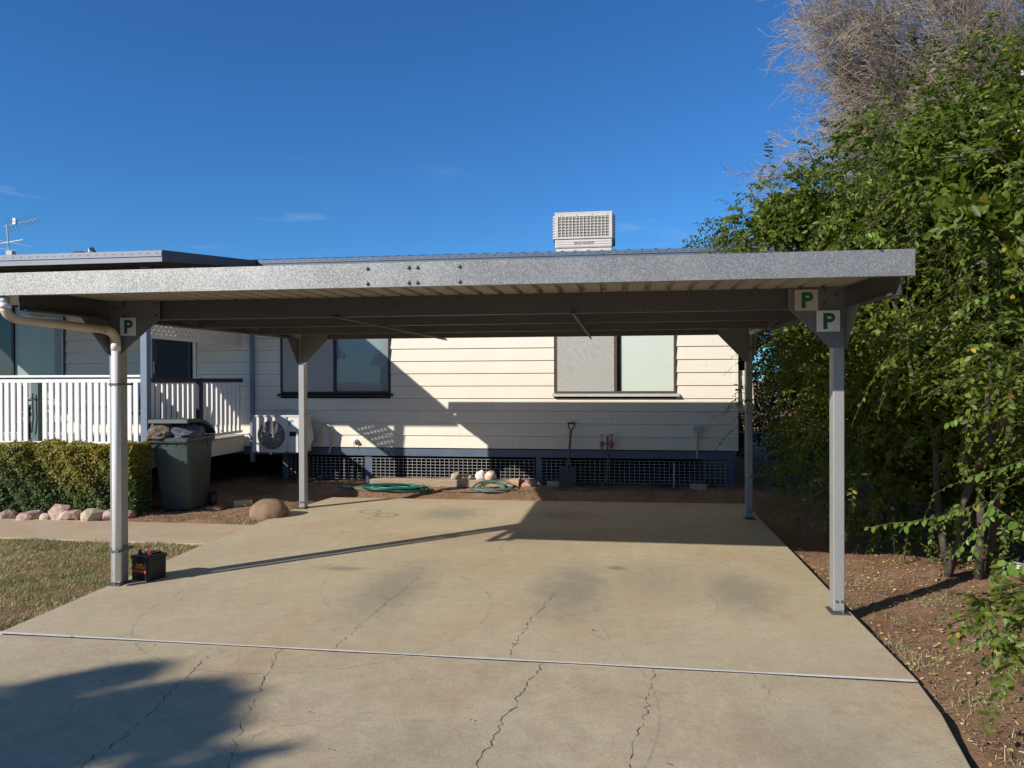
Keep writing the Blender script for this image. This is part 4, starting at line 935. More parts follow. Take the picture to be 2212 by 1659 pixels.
# straps under the beams
for xx in (-.326, -2.15):
    MB().prism([(xx - .012, 5.40, 2.138), (xx + .012, 5.40, 2.138), (xx + .012, 5.40, 2.141), (xx - .012, 5.40, 2.141)], (0, 3.8, .022)).prism([(xx - .012, 5.40, 2.1415), (xx - .010, 5.40, 2.1415), (xx - .010, 5.40, 2.163), (xx - .012, 5.40, 2.163)], (0, 3.8, .022)).build('bridging_strap', GALV2, cp)
# gutter outlet and white stormwater pipe
dp = empty('downpipe', (-4.06, 5.38, 0), 'white plastic downpipe strapped to the front left carport post', 'downpipe')
def arc(c, a, b, n=6):
    """quadratic bend through control point"""
    a, b, c = Vector(a), Vector(b), Vector(c); return [tuple(a*(1-t)**2 + c*2*t*(1-t) + b*t*t) for t in [i/n for i in range(n+1)]]
MB().tube([(-4.235, 4.60, 2.245), (-4.235, 4.60, 2.19)], .030, 14).build('outlet', GREYP, dp, smooth=True)
MB().tube([(-4.235, 4.60, 2.20), (-4.235, 4.60, 2.165)], .038, 14).build('collar', PVC, dp, smooth=True)
MB().tube(arc((-4.235, 4.60, 2.095), (-4.235, 4.60, 2.17), (-4.20, 4.72, 2.092)) + [(-4.016, 5.30, 2.062)] , .032, 14).build('sloping_pipe', PVCW, dp, smooth=True)
MB().tube(arc((-3.990, 5.415, 2.06), (-4.016, 5.30, 2.062), (-3.990, 5.415, 1.96)), .037, 14).build('elbow', PVCW, dp, smooth=True)
MB().tube([(-3.990, 5.415, 1.97), (-3.990, 5.415, .05)], .033, 16).build('upright_pipe', PVC, dp, smooth=True)
MB().tube([(-3.990, 5.415, 1.97), (-3.990, 5.415, 1.90)], .037, 16).build('collar', PVC, dp, smooth=True)
for zz in (1.62, .28): MB().prism([(-4.028, 5.379, zz), (-3.954, 5.379, zz), (-3.954, 5.575, zz), (-4.094, 5.575, zz), (-4.094, 5.463, zz)], (0, 0, .018)).build('strap', TAPM, dp)
# P plates
def psign(x0, x1, z0, z1, y, plate, label):
    s_ = empty('letter_sign', ((x0+x1)/2, y, z0), label, 'sign', 'learner style P signs on the carport')
    MB().box(x0, x1, y, y + .002, z0, z1).build('plate', plate, s_)
    cx_, cz_ = (x0 + x1)/2, (z0 + z1)/2; h_ = (z1 - z0)*.76; w_ = h_*.70; st_ = h_*.25
    L0 = cx_ - w_*.42; B = cz_ - h_/2; T = cz_ + h_/2
    mb = MB().box(L0, L0 + st_, y - .0015, y - .0003, B, T)
    rr = h_*.29; cyb = T - rr; xs0 = L0 + st_; xa = L0 + w_ - rr
    out = [(xs0, T)] + [(xa + rr*math.sin(a), cyb + rr*math.cos(a)) for a in [math.pi*i/14 for i in range(15)]] + [(xs0, T - 2*rr)]
    ri = rr - st_*.88; inn = [(xs0, T - st_*.88)] + [(xa + ri*math.sin(a), cyb + ri*math.cos(a)) for a in [math.pi*i/14 for i in range(15)]] + [(xs0, T - 2*rr + st_*.88)]
    for i in range(len(out) - 1): mb.poly([(out[i][0], y - .0015, out[i][1]), (out[i+1][0], y - .0015, out[i+1][1]), (inn[i+1][0], y - .0015, inn[i+1][1]), (inn[i][0], y - .0015, inn[i][1])], [(0, 1, 2, 3)])
    mb.build('letter', GREENP, s_); return s_
psign(1.238, 1.396, 2.135, 2.283, YF - .021, SIGNC, 'aged cream sign with dark green letter P, upper one on the right post bracket')
psign(1.384, 1.541, 1.985, 2.134, YF - .025, SIGNW, 'white sign with green letter P, lower one on the right post bracket')
psign(-3.985, -3.845, 2.02, 2.165, YF - .012, SIGNW, 'white sign with green letter P on the left post bracket beside the white pipe')

# ------------------------------------------------------------------ bin
bn = empty('wheelie_bin', (-5.655, 9.0, ground_z(-5.6, 9.0).item()), 'overfull dark green wheelie bin with its lid propped open by rubbish bags', 'bin', rz=R(4))
def ring(w, d, z, n=6, r=.05, yo=0):
    pts = []
    for (sx, sy, a0) in ((1, -1, -90), (1, 1, 0), (-1, 1, 90), (-1, -1, 180)):
        for i in range(n+1):
            a = R(a0 + 90*i/n); pts.append((sx*(w/2 - r) + r*math.cos(a), yo + sy*(d/2 - r) + r*math.sin(a), z))
    return pts
body = MB(); levels = [(.42, .50, .02, .03), (.46, .52, .05, .03), (.53, .64, .80, 0), (.54, .66, .90, 0)]
rings = [ring(w, d, z, yo=yo) for (w, d, z, yo) in levels]; nr = len(rings[0])
body.poly([p for r_ in rings for p in r_], [(j*nr + i, j*nr + (i+1) % nr, (j+1)*nr + (i+1) % nr, (j+1)*nr + i) for j in range(len(rings)-1) for i in range(nr)] + [tuple(range(nr-1, -1, -1))])
body.build('body', BIN, bn, local=True, smooth=True)
rim = MB(); ro = [ring(.585, .72, .90, r=.06), ring(.60, .735, .92, r=.06), ring(.60, .735, .955, r=.06), ring(.57, .70, .965, r=.06), ring(.53, .65, .95, r=.05), ring(.53, .65, .85, r=.05)]
rim.poly([p for r_ in ro for p in r_], [(j*nr + i, j*nr + (i+1) % nr, (j+1)*nr + (i+1) % nr, (j+1)*nr + i) for j in range(len(ro)-1) for i in range(nr)]); rim.build('rim', BIN, bn, local=True, smooth=False)
for xx in (-.2, -.07, .07, .2): MB().prism([(xx - .008, -.345, .90), (xx + .008, -.345, .90), (xx + .006, -.325, .84), (xx - .006, -.325, .84)], (0, .02, 0)).build('rim_rib', BIN, bn, local=True)
for yy in (.02, .14): MB().box(.268, .282, yy, yy + .045, .83, .895).build('lifting_lug', BIN, bn, local=True)
# lid: hinged at the back, raised at the front
lid = MB(); hy, hz = .36, 1.00
pr_ = [(.36, 0.99), (.26, 1.09), (.05, 1.175), (-.12, 1.20), (-.36, 1.205), (-.40, 1.195), (-.405, 1.165)]
for i in range(len(pr_)-1):
    (ya, za), (yb, zb_) = pr_[i], pr_[i+1]; w0, w1 = .29, .29
    lid.poly([(-w0, ya, za), (w0, ya, za), (w1, yb, zb_), (-w1, yb, zb_), (-w0, ya, za - .012), (w0, ya, za - .012), (w1, yb, zb_ - .012), (-w1, yb, zb_ - .012)], [(0, 1, 2, 3), (7, 6, 5, 4), (0, 3, 7, 4), (1, 5, 6, 2)])
    for s_ in (-1, 1): lid.poly([(s_*.29, ya, za), (s_*.29, yb, zb_), (s_*.30, yb, zb_ - .045), (s_*.30, ya, za - .045)], [(0, 1, 2, 3)])
lo = lid.build('lid', BIN, bn, local=True)
MB().tube([(-.24, .385, .985), (.24, .385, .985)], .018, 8).build('handle_bar', BIN, bn, local=True)
for s_ in (-1, 1):
    w_ = MB().tube([(s_*.235, .30, .10), (s_*.285, .30, .10)], .10, 20).build('wheel', RUBBER, bn, local=True)
    MB().tube([(s_*.286, .30, .10), (s_*.292, .30, .10)], .055, 14).build('hub', GREYP if False else BIN, w_, local=True)
def bag(name, loc, size, seed, material, label, cat='rubbish bag'):
    o = rock(name, loc, size, material, seed, amp=.22, sub=5); tag(o, label, cat, 'rubbish bags in the bin'); return o
gz = bn.location.z
bag('rubbish_bag', (-5.80, 8.72, gz + 1.03), (.18, .17, .13), 3, BAG1, 'clear bag of brown rubbish bulging over the bin rim')
bag('rubbish_bag', (-5.55, 8.90, gz + 1.01), (.21, .26, .13), 9, BAG2, 'blue grey rubbish bag under the raised bin lid')

# ------------------------------------------------------------------ battery
bn.scale = (.88, 1, 1)
bt = empty('car_battery', (-3.90, 5.69, .0), 'black car battery with red terminal cap standing beside the left post', 'battery', rz=R(-14))
MB().box(-.10, .10, -.085, .085, 0, .175).build('case', BATT, bt, local=True, bevel=.004)
MB().box(-.106, .106, -.091, .091, .1755, .205).build('lid', BATT, bt, local=True, bevel=.004)
MB().box(-.055, .055, -.05, .085, .2055, .215).build('vent_cover', BATT, bt, local=True, bevel=.003)
MB().tube([(.072, -.055, .205), (.072, -.055, .214), (.072, -.055, .218), (.072, -.055, .243)], [.020, .019, .013, .012], 12).build('red_terminal_cap', RED, bt, local=True, smooth=False)
MB().tube([(-.08, -.02, .205), (-.08, -.02, .24)], .014, 12).build('terminal', BATT, bt, local=True)
MB().box(.064, .102, -.088, -.0855, 0.002, .1748).build('corner_rib', BATT, bt, local=True)
lb = MB().box(-.09, .062, -.0868, -.0855, .045, .145).build('label_panel', mat('battery_label_black', (.03, .012, .008), None, rough=.35), bt, local=True)
MB().box(-.088, .06, -.0880, -.0869, .066, .085).build('label_stripe', ORG, bt, local=True)
MB().box(-.05, .045, -.0880, -.0869, .091, .094).build('label_stripe', ORG, bt, local=True)
for (s__, zz) in (('SUPER', .129), ('CHARGE', .108)): text_mesh('lettering', s__, .026, YEL, bt, (-.008, -.0880, zz), FRONT, .0004, .0006, 1.05, world=False)

# ------------------------------------------------------------------ rocks, bricks, hoses
sp = [(-7.75, 8.12, .15, .09), (-7.42, 8.10, .10, .08), (-7.12, 8.10, .17, .09), (-6.93, 8.11, .09, .07), (-6.76, 8.16, .16, .12), (-6.60, 8.13, .12, .09), (-6.30, 8.14, .15, .10), (-6.12, 8.2, .11, .07), (-5.95, 8.3, .1, .06), (-8.05, 8.13, .16, .1)]
names = ['pinkish sandstone rock at the left edge of the hedge border', 'small flat rock behind the path, second from the left edge', 'long low brown rock in the hedge border', 'small pale rock beside the biggest border rock', 'biggest pink border rock with pointed top', 'pink wedge rock right of the biggest border rock', 'red and white patched rock left of the white downpipe', 'brown rock just behind the white downpipe', 'low dark rock between the downpipe and the bin', 'pale rock outermost in the hedge border row']
for i, (x, y, s_, h_) in enumerate(sp):
    o = rock('border_rock', (x, y, float(ground_z(x, y)) + h_*.4), (s_, s_*.7, h_), ROCKP if i % 3 else ROCKT, i + 1, amp=.4, sub=2, sharp=True, rz=i*.7); tag(o, names[i], 'rock', 'rocks edging the hedge')
o = rock('boulder', (-4.235, 8.52, .035), (.235, .22, .17), BOULD, 5, amp=.10, sub=4); tag(o, 'smooth brown dome shaped boulder beside the driveway', 'boulder')
o = rock('flat_stone', (-5.22, 8.98, float(ground_z(-5.22, 8.98)) + .02), (.11, .07, .03), RUBB, 8, amp=.25, sub=2, sharp=True); tag(o, 'flat pink stone in the dirt right of the bin', 'stone')
def brick(x, y, z, rz, rx, material, label, holes=True, group='loose bricks'):
    b = empty('brick', (x, y, z), label, 'brick', group, rz); b.rotation_euler = (rx, 0, rz)
    MB().box(-.115, .115, -.055, .055, 0, .076).build('brick_body', material, b, local=True, bevel=.004)
    if holes:
        for i in range(5):
            for j in (-.022, .022): MB().tube([(-.08 + i*.04, j, .0765), (-.08 + i*.04, j, .0775)], .011, 8).build('core_hole', BLACK, b, local=True)
    return b
brick(-4.95, 9.22, float(ground_z(-4.95, 9.22)), R(25), 0, BRICKY, 'yellow house brick with core holes lying in the dirt')
brick(-4.92, 11.02, float(ground_z(-4.92, 11.02)) + .0, R(78), R(88), BRICKP, 'pale pink brick standing on end by the stumps', False)
brick(-.93, 10.95, .07, R(12), 0, ROCKT, 'grey concrete paver piece beside the shovel', False)
brick(1.15, 10.9, .07, R(-20), 0, BRICKP, 'dusty brick in the shade at the right house corner', False)
sl = MB().prism([(-3.72, 10.72, .05), (-1.20, 10.86, .05), (-1.20, 10.98, .05), (-3.70, 10.95, .05)], (0, 0, .115)).build('timber_sleeper', SLEEP, bevel=.012); tag(sl, 'weathered timber sleeper lying under the mesh of the house', 'sleeper')
zs = .165
for (x, y, s_, h_, m_, nm, sd_) in ((-2.42, 10.87, .085, .07, ROCKT, 'round tan stone, left one on the sleeper', 1), (-2.22, 10.88, .08, .055, ROCKT, 'flatter tan stone, second on the sleeper', 2), (-2.05, 10.9, .085, .085, ROCKW, 'white quartz rock on the sleeper', 3), (-1.89, 10.88, .095, .085, ROCKO, 'orange and cream rock on the sleeper', 4)):
    o = rock('stone', (x, y, zs + h_*.55), (s_, s_*.8, h_), m_, sd_ + 20, amp=.28, sub=3, rz=sd_); tag(o, nm, 'stone', 'stones on the sleeper')
o = rock('concrete_rubble', (-1.33, 10.78, .10), (.085, .06, .06), RUBB, 31, amp=.5, sub=2, sharp=True); tag(o, 'pink lump of broken masonry beside the faded hose', 'rubble')
o = rock('concrete_rubble', (-1.62, 10.72, .10), (.10, .05, .05), ROCKT, 33, amp=.4, sub=2, sharp=True); tag(o, 'pale block seen through the faded hose coil', 'rubble')
pot = empty('terracotta_pot', (-1.5, 10.85, .12), 'tan terracotta pot lying on its side behind the hose', 'pot')
MB().tube([(-1.60, 10.86, .13), (-1.44, 10.82, .13)], [.055, .075], 16, cap=False).tube([(-1.455, 10.824, .13), (-1.43, 10.818, .13)], .083, 16, cap=False).build('pot_body', TERRA, pot, smooth=True)
MB().tube([(-1.60, 10.86, .13), (-1.597, 10.859, .13)], .054, 16).build('pot_base', TERRA, pot)
# hoses
def coil(cx_, cy_, rx, ry, turns, r, seed, z0, rise, tilt=0):
    rr = random.Random(seed); pts = []; n = 26; ox = oy = 0
    for i in range(int(turns*n)):
        if i % n == 0: ox, oy = rr.uniform(-.10, .10), rr.uniform(-.04, .04); sx = rr.uniform(.72, 1.08)
        a = 2*math.pi*i/n; px = cx_ + ox + rx*sx*math.cos(a); py = cy_ + oy + ry*sx*math.sin(a)
        pts.append((px, py, z0 + rise*i/(turns*n) + tilt*max(0, math.sin(a)) *(.5 + .5*rr.random()*0 + .5)))
    # smooth
    P = np.array(pts)
    for _ in range(3): P[1:-1] = (P[:-2] + P[1:-1]*2 + P[2:])/4
    return [tuple(p) for p in P]
h1 = empty('garden_hose', (-3.2, 10.45, .05), 'coiled bright green garden hose in front of the sleeper', 'hose')
c1 = coil(-3.22, 10.47, .46, .17, 9, .011, 3, .045, .06, .02)
MB().tube([(-3.98, 10.52, .07), (-3.85, 10.50, .05), (-3.72, 10.46, .045)] + c1 + [(-2.72, 10.36, .05), (-2.68, 10.45, .05)], .011, 6).build('tubing', HOSE, h1, smooth=True)
MB().tube([(-4.07, 10.54, .08), (-4.0, 10.525, .072)], [.02, .016], 8).build('nozzle', mat('turquoise_plastic', (.05, .5, .42), None, rough=.4), h1)
MB().tube([(-3.998, 10.525, .072), (-3.95, 10.515, .068)], .017, 8).build('connector', BRICKP, h1)
h2 = empty('garden_hose', (-1.75, 10.6, .05), 'faded olive garden hose in a loose tall coil near the house stump', 'hose')
c2 = coil(-1.80, 10.50, .26, .12, 6, .011, 8, .05, .04, .11)
MB().tube([(-2.6, 10.50, .04), (-2.3, 10.47, .04), (-2.05, 10.45, .045)] + c2 + [(-1.4, 10.5, .045), (-1.1, 10.62, .07), (-.6, 10.66, .075), (-.3, 10.62, .07), (-.17, 10.8, .2), (-.13, 11.05, .55)], .012, 6).build('tubing', HOSEO, h2, smooth=True)

# ------------------------------------------------------------------ hedge
hd = empty('hedge', (-9, 8.5, 0), 'clipped hedge with yellow green tips in front of the verandah', 'hedge')
n = 52000; hx0, hx1, hy0, hy1, hz0, hz1 = -10.6, -5.86, 8.27, 8.61, .02, .86
f = rng.uniform(0, 1, n); top = f < .33; frt = (f >= .33) & (f < .86)
x = rng.uniform(hx0, hx1, n); y = np.where(top, rng.uniform(hy0, hy1, n), np.where(frt, hy0 + rng.exponential(.03, n), rng.uniform(hy0, hy1, n))); z = np.where(top, hz1 - rng.exponential(.03, n), hz0 + (hz1 - hz0)*rng.uniform(0, 1, n)**.85)
end = f >= .93; x = np.where(end, hx1 - rng.exponential(.04, n), x)
bl = .04*np.sin(x*7.3 + z*5) + .035*np.sin(x*17 + 2 + z*13) + .02*np.sin(x*31)*np.sin(z*27); y = y + np.where(frt, bl, 0) - np.where(frt, .05*smooth(.2, .8, z/hz1)*np.sin(z*3), 0); z = z + np.where(top, .022*np.sin(x*5.1) + .02*np.sin(x*13+y*20) + .012*np.sin(x*29), 0)
P = np.stack([x, y, z], 1); outw = np.where(top[:, None], [[0, -.2, 1.]], np.where(end[:, None], [[1., -.2, .3]], [[0, -1., .35]]))
Nn = unit(outw + rng.normal(0, .55, (n, 3))); D = unit(np.cross(Nn, rng.normal(0, 1, (n, 3)))) + outw*.3
V, F = leaves_np(P, D, Nn, rng.uniform(.022, .044, n), rng.uniform(.014, .024, n))
yel = smooth(.35, .95, z/hz1 + .25*np.sin(x*3.1)*np.sin(x*1.3 + 1) + rng.normal(0, .14, n)); c = palette(n, [(.055, .095, .018), (.08, .13, .022), (.04, .075, .018)], (3, 3, 2))*(1 - yel[:, None]) + palette(n, [(.30, .25, .03), (.24, .24, .035), (.34, .20, .03)], (3, 3, 1))*yel[:, None]
fo = np_mesh('foliage', V, F, LEAFH, parent=hd, tint=np.repeat(c, 6, axis=0)); fo.location = (9, -8.5, 0); fo['kind'] = 'stuff'
MB().box(hx0 + .1, hx1 - .12, hy0 + .12, hy1 - .02, .02, hz1 - .09).build('dark_core', mat('hedge_core_shade', (.012, .018, .006), None, rough=.95), hd)  # solid near-black box paints the shade inside the hedge

# ------------------------------------------------------------------ leafy shrub on the right
shrub = empty('leafy_shrub', (3.2, 7.0, 0), 'large overgrown green shrub hanging over the right side of the carport', 'shrub')
lobes = [ # centre, radii, weight
 ((3.3, 8.25, 1.75), (1.45, 2.1, 1.85)), ((3.5, 5.3, 2.5), (1.3, .95, 1.2)), ((2.55, 7.6, 3.05), (1.0, 1.35, .72)), ((3.0, 6.5, 3.6), (1.0, 1.0, .46)),
 ((5.2, 5.9, 4.6), (1.75, 1.5, 1.75)), ((3.9, 8.3, .95), (1.9, 1.2, .95)), ((4.8, 9.5, 2.6), (2.4, 2.8, 2.4)), ((2.62, 9.3, 2.3), (.80, 1.0, .72)), ((3.4, 6.3, 3.1), (1.0, .8, .7)), ((4.6, 4.6, 3.3), (1.5, 1.2, 1.6)),
 ((1.85, 8.0, 3.30), (.68, .6, .40)), ((2.55, 5.55, 3.0), (.5, .5, .42)), ((3.0, 4.75, 1.7), (.75, .5, .75)), ((6.3, 6.6, 6.0), (1.6, 1.5, 1.3)), ((3.4, 12.6, 1.7), (1.1, 1.2, 1.0)), ((2.1, 4.72, 2.62), (.30, .2, .16)), ((2.12, 3.75, .50), (.48, .22, .07)), ((2.15, 3.72, .52), (.42, .22, .06))]
C_ = np.array([l_[0] for l_ in lobes]); Rr = np.array([l_[1] for l_ in lobes])
def lobe_points(n, shell=True):
    area = (Rr[:, 0]*Rr[:, 1] + Rr[:, 1]*Rr[:, 2] + Rr[:, 0]*Rr[:, 2]); i = rng.choice(len(lobes), n, p=area**.75/(area**.75).sum())
    d = unit(rng.normal(0, 1, (n, 3))); r = 1 + rng.normal(0, .10, n) if shell else rng.uniform(.25, .72, n)
    q3 = C_[i] + d*Rr[i]
    cl = np.sin(q3[:, 0]*4.1 + 1.3*np.sin(q3[:, 2]*3.3) + i)*np.sin(q3[:, 1]*3.7 + q3[:, 2]*2.1)*np.sin(q3[:, 2]*4.9 + q3[:, 0]*1.7 + .6)
    if shell: r = r*(1 + .20*cl) 
    r = r*(1 + .10*np.sin(d[:, 0]*5 + i*1.7)*np.sin(d[:, 1]*6 + i) + .10*np.sin(d[:, 2]*11 + i*3)*np.sin(d[:, 0]*9))
    P = C_[i] + d*Rr[i]*r[:, None]; nn = unit(d/Rr[i])
    ins = np.zeros(n, bool)
    for k in range(len(lobes)): ins |= (np.sum(((P - C_[k])/Rr[k])**2, 1) < (.72 if shell else .3)) & (i != k)
    ok = ~ins & (P[:, 2] > .12) & ~((P[:, 0] < 1.66) & (P[:, 1] > 4.4) & (P[:, 1] < 9.7) & (P[:, 2] < 2.55) & (P[:, 2] > 2.1)) & ~((P[:, 0] < 2.6) & (P[:, 1] > 9.4) & (P[:, 0] < 2.5) & (P[:, 2] < 3.5) & (P[:, 1] > 10.5)) & ~((P[:, 0] < 1.72) & (P[:, 2] < 2.3) & (P[:, 1] < 8.6))
    if shell: ok &= (cl + .35*np.sin(q3[:, 0]*11 + q3[:, 2]*7)*np.sin(q3[:, 1]*9 - q3[:, 2]*8) + rng.normal(0, .09, n)) > -.03
    return P[ok], nn[ok]
P0, n0 = lobe_points(30000)
# keep the hollow underside open towards the drive
lowcut = (P0[:, 2] < 1.1 + .2*np.sin(P0[:, 1]*3) - .25*(P0[:, 0] > 2.6)) & (P0[:, 1] < 6.7) & (P0[:, 1] > 4.1); keep = ~lowcut | (rng.uniform(0, 1, len(P0)) < .12); P0, n0 = P0[keep], n0[keep]
ns_ = len(P0); k = 13
dirn = unit(n0*.9 + rng.normal(0, .5, (ns_, 3)) + np.array([[0, 0, .12]])); Ls = rng.uniform(.16, .42, ns_)
sidev = unit(np.cross(dirn, np.array([[0, 0, 1.]]) + rng.normal(0, .2, (ns_, 3))))
sprayN = rng.normal(0, .5, (ns_, 3)); spraySz = rng.uniform(.034, .066, ns_)
LP, LD, LN, LL = [], [], [], []; segA, segB = [], []
prev = P0.copy()
for j in range(k):
    t = (j + .6)/k; cur = P0 + dirn*(Ls*t)[:, None] + np.array([[0, 0, -1.]])*(Ls*t*t*.42)[:, None]
    if j % 4 == 0 and j: segA.append(prev); segB.append(cur); prev = cur
    s_ = 1 if j % 2 else -1
    LP.append(cur); LD.append(dirn*.45 + sidev*s_*.85 + rng.normal(0, .28, (ns_, 3)) + np.array([[0, 0, -.45]])); LN.append(np.array([[0, 0, .8]]) + sprayN + rng.normal(0, .28, (ns_, 3)) + n0*.6); LL.append(spraySz*rng.uniform(.7, 1.2, ns_)*(1 - .4*t**3))
P, D, Nn, Ln = map(np.concatenate, (LP, LD, LN, LL))
Pi, ni = lobe_points(150000, False); Pi = Pi[(Pi[:, 2] > .5) | (Pi[:, 1] > 7)]; Pi = Pi[((Pi[:, 2] > 1.2) | (Pi[:, 1] > 7)) & (Pi[:, 1] > 4.1)]; m2 = len(Pi)
P = np.concatenate([P, Pi]); D = np.concatenate([D, rng.normal(0, 1, (m2, 3)) + np.array([[0, 0, -.4]])]); Nn = np.concatenate([Nn, rng.normal(0, 1, (m2, 3))]); Ln = np.concatenate([Ln, rng.uniform(.065, .11, m2)]); n = len(P)
V, F = leaves_np(P, D, Nn, Ln, Ln*rng.uniform(.45, .62, n))
c = palette(n, [(.11, .155, .015), (.078, .12, .013), (.15, .195, .022), (.20, .24, .04), (.42, .34, .04), (.36, .17, .06)], (5, 5, 4, 2, .22, .08), .2)
fo = np_mesh('foliage', V, F, LEAF, parent=shrub, tint=np.repeat(c, 6, axis=0)); fo.location = -shrub.location; fo['kind'] = 'stuff'
A, B = np.concatenate(segA), np.concatenate(segB); V, F = tubes_np(A, B, np.full(len(A), .0018), np.full(len(A), .0012))
tw = np_mesh('twigs', V, F, STEM, parent=shrub); tw.location = -shrub.location; tw['kind'] = 'stuff'
# stems
def limb(path, r0, r1, m_=BARK, parent=shrub, name='stem'):
    P_ = [Vector(p) for p in path]; pts = []
    for i in range(len(P_)-1):
        for t in (0, .33, .66): pts.append(P_[i].lerp(P_[i+1], t) + Vector((random.gauss(0, .02), random.gauss(0, .02), 0)))
    pts.append(P_[-1]); n = len(pts); return MB().tube(pts, [r0 + (r1 - r0)*i/(n-1) for i in range(n)], 8).build(name, m_, parent, smooth=True)
for (bx, by, tx, ty, tz) in ((3.1, 6.9, 2.9, 6.2, 3.4), (3.25, 7.1, 3.9, 5.8, 4.6), (3.0, 7.3, 2.4, 7.6, 3.0), (3.4, 7.4, 4.6, 8.2, 3.6), (2.9, 7.0, 3.2, 5.2, 2.6), (3.5, 6.9, 4.4, 4.9, 3.4), (2.9, 8.6, 2.3, 9.2, 2.4), (3.3, 9.2, 4.2, 9.6, 3.0)):
    limb([(bx, by, -.08), (bx + (tx-bx)*.15, by + (ty-by)*.2, tz*.35), (bx + (tx-bx)*.5, by + (ty-by)*.6, tz*.7), (tx, ty, tz)], .035, .012)
# bare pale twigs poking out of the crown
for (a, b) in (((2.35, 5.3, 3.05), (1.95, 4.9, 3.02)), ((2.5, 5.2, 3.1), (2.05, 4.8, 3.0)), ((2.9, 5.3, 3.7), (2.6, 4.6, 4.1)), ((2.9, 4.9, 2.5), (2.5, 4.5, 2.35)), ((2.9, 4.5, 1.0), (2.55, 3.95, 1.05)), ((3.1, 5.2, 3.75), (3.35, 4.5, 4.2))):
    limb([a, tuple((np.array(a)+np.array(b))/2 + np.array([0, 0, .04])), b], .007, .003, BARKG, name='bare_twig')
# hand placed sprays with every leaf its own part
lm = None
def spray(path, nleaf, size, seed, par=shrub):
    global lm
    if lm is None:
        V_, F_ = leaves_np(np.zeros((1, 3)), np.array([[0, 1., 0]]), np.array([[0, 0, 1.]]), np.array([1.0]), np.array([.58])); me = bpy.data.meshes.new('leaf'); me.from_pydata([tuple(v) for v in V_], [], [tuple(int(i) for i in f_) for f_ in F_]); me.materials.append(BIGLEAF); lm = me
    rr = random.Random(seed); P_ = [Vector(p) for p in path]
    MB().tube([tuple(p) for p in P_], .0022, 5).build('stem', STEM, par)
    for j in range(nleaf):
        t = (j + .5)/nleaf*(len(P_) - 1); i = min(int(t), len(P_) - 2); p = P_[i].lerp(P_[i+1], t - i); d = (P_[i+1] - P_[i]).normalized(); side = d.cross(Vector((0, 0, 1))).normalized()*(1 if j % 2 else -1)
        ax = (d*.5 + side*.45 + Vector((rr.gauss(0, .22), rr.gauss(0, .22), -.75 + rr.gauss(0, .25)))).normalized(); nz_ = (Vector((-.5, -.6, .6)) + Vector((rr.gauss(0, .4), rr.gauss(0, .4), rr.gauss(0, .3)))); xx = ax.cross(nz_).normalized(); zz = xx.cross(ax)
        o = bpy.data.objects.new('leaf', lm); col.objects.link(o); o.parent = par; s_ = size*rr.uniform(.75, 1.15)
        M_ = Matrix((xx*s_, ax*s_, zz*s_)).transposed().to_4x4(); M_.translation = p - par.location; o.matrix_local = M_
for (pth, k_, sz) in (
    ([(2.35, 3.9, .70), (2.1, 3.85, .84), (1.9, 3.8, .95), (1.73, 3.8, 1.07)], 20, .062), ([(2.3, 3.9, .55), (2.1, 3.85, .70), (1.95, 3.8, .76), (1.82, 3.8, .78)], 18, .055), ([(2.4, 4.2, .6), (2.15, 4.2, .66), (1.98, 4.2, .64)], 14, .055),
    ([(2.4, 5.5, .75), (2.1, 5.5, .66), (1.9, 5.5, .64), (1.73, 5.5, .60)], 14, .052), ([(2.5, 5.5, .8), (2.25, 5.5, .7), (2.05, 5.5, .66), (1.96, 5.5, .60)], 12, .05), ([(2.6, 5.6, .7), (2.4, 5.5, .55), (2.3, 5.5, .42)], 12, .055), ([(2.5, 5.3, .9), (2.3, 5.1, .7), (2.2, 5.0, .52)], 12, .055),
    ([(2.9, 4.8, 1.5), (2.5, 4.8, 1.2), (2.3, 4.8, 1.12), (2.1, 4.8, 1.06)], 16, .055), ([(2.6, 4.8, 1.6), (2.3, 4.8, 1.5), (2.05, 4.8, 1.42), (1.98, 4.8, 1.38)], 16, .05), ([(2.7, 4.8, 1.9), (2.3, 4.7, 1.8), (2.02, 4.7, 1.62)], 16, .052), ([(2.7, 4.7, 2.2), (2.3, 4.5, 2.2), (2.0, 4.5, 2.1), (1.88, 4.5, 2.0)], 16, .05),
    ([(1.9, 8.1, 3.3), (1.5, 8.0, 3.4), (1.25, 8.0, 3.38), (1.08, 8.0, 3.33)], 16, .05), ([(1.7, 5.0, 2.5), (1.5, 4.6, 2.52), (1.40, 4.45, 2.48)], 9, .045), ([(2.0, 9.2, 2.1), (1.75, 9.1, 2.08), (1.5, 9.0, 2.02)], 9, .05)):
    spray(pth, k_, sz, int(pth[0][0]*100 + pth[0][1]*10))
for i in range(7):
    yy = 3.62 + (i % 6)*.06; zz = .44 + .05*math.sin(i*1.9) - .03*(i // 6)
    spray([(2.35, yy + .1, zz + .16), (2.0, yy, zz + .15), (1.75 + .03*(i % 3), yy - .02, zz + .09), (1.54 + .05*(i % 4), yy - .04, zz)], 12, .045, 10 + i)
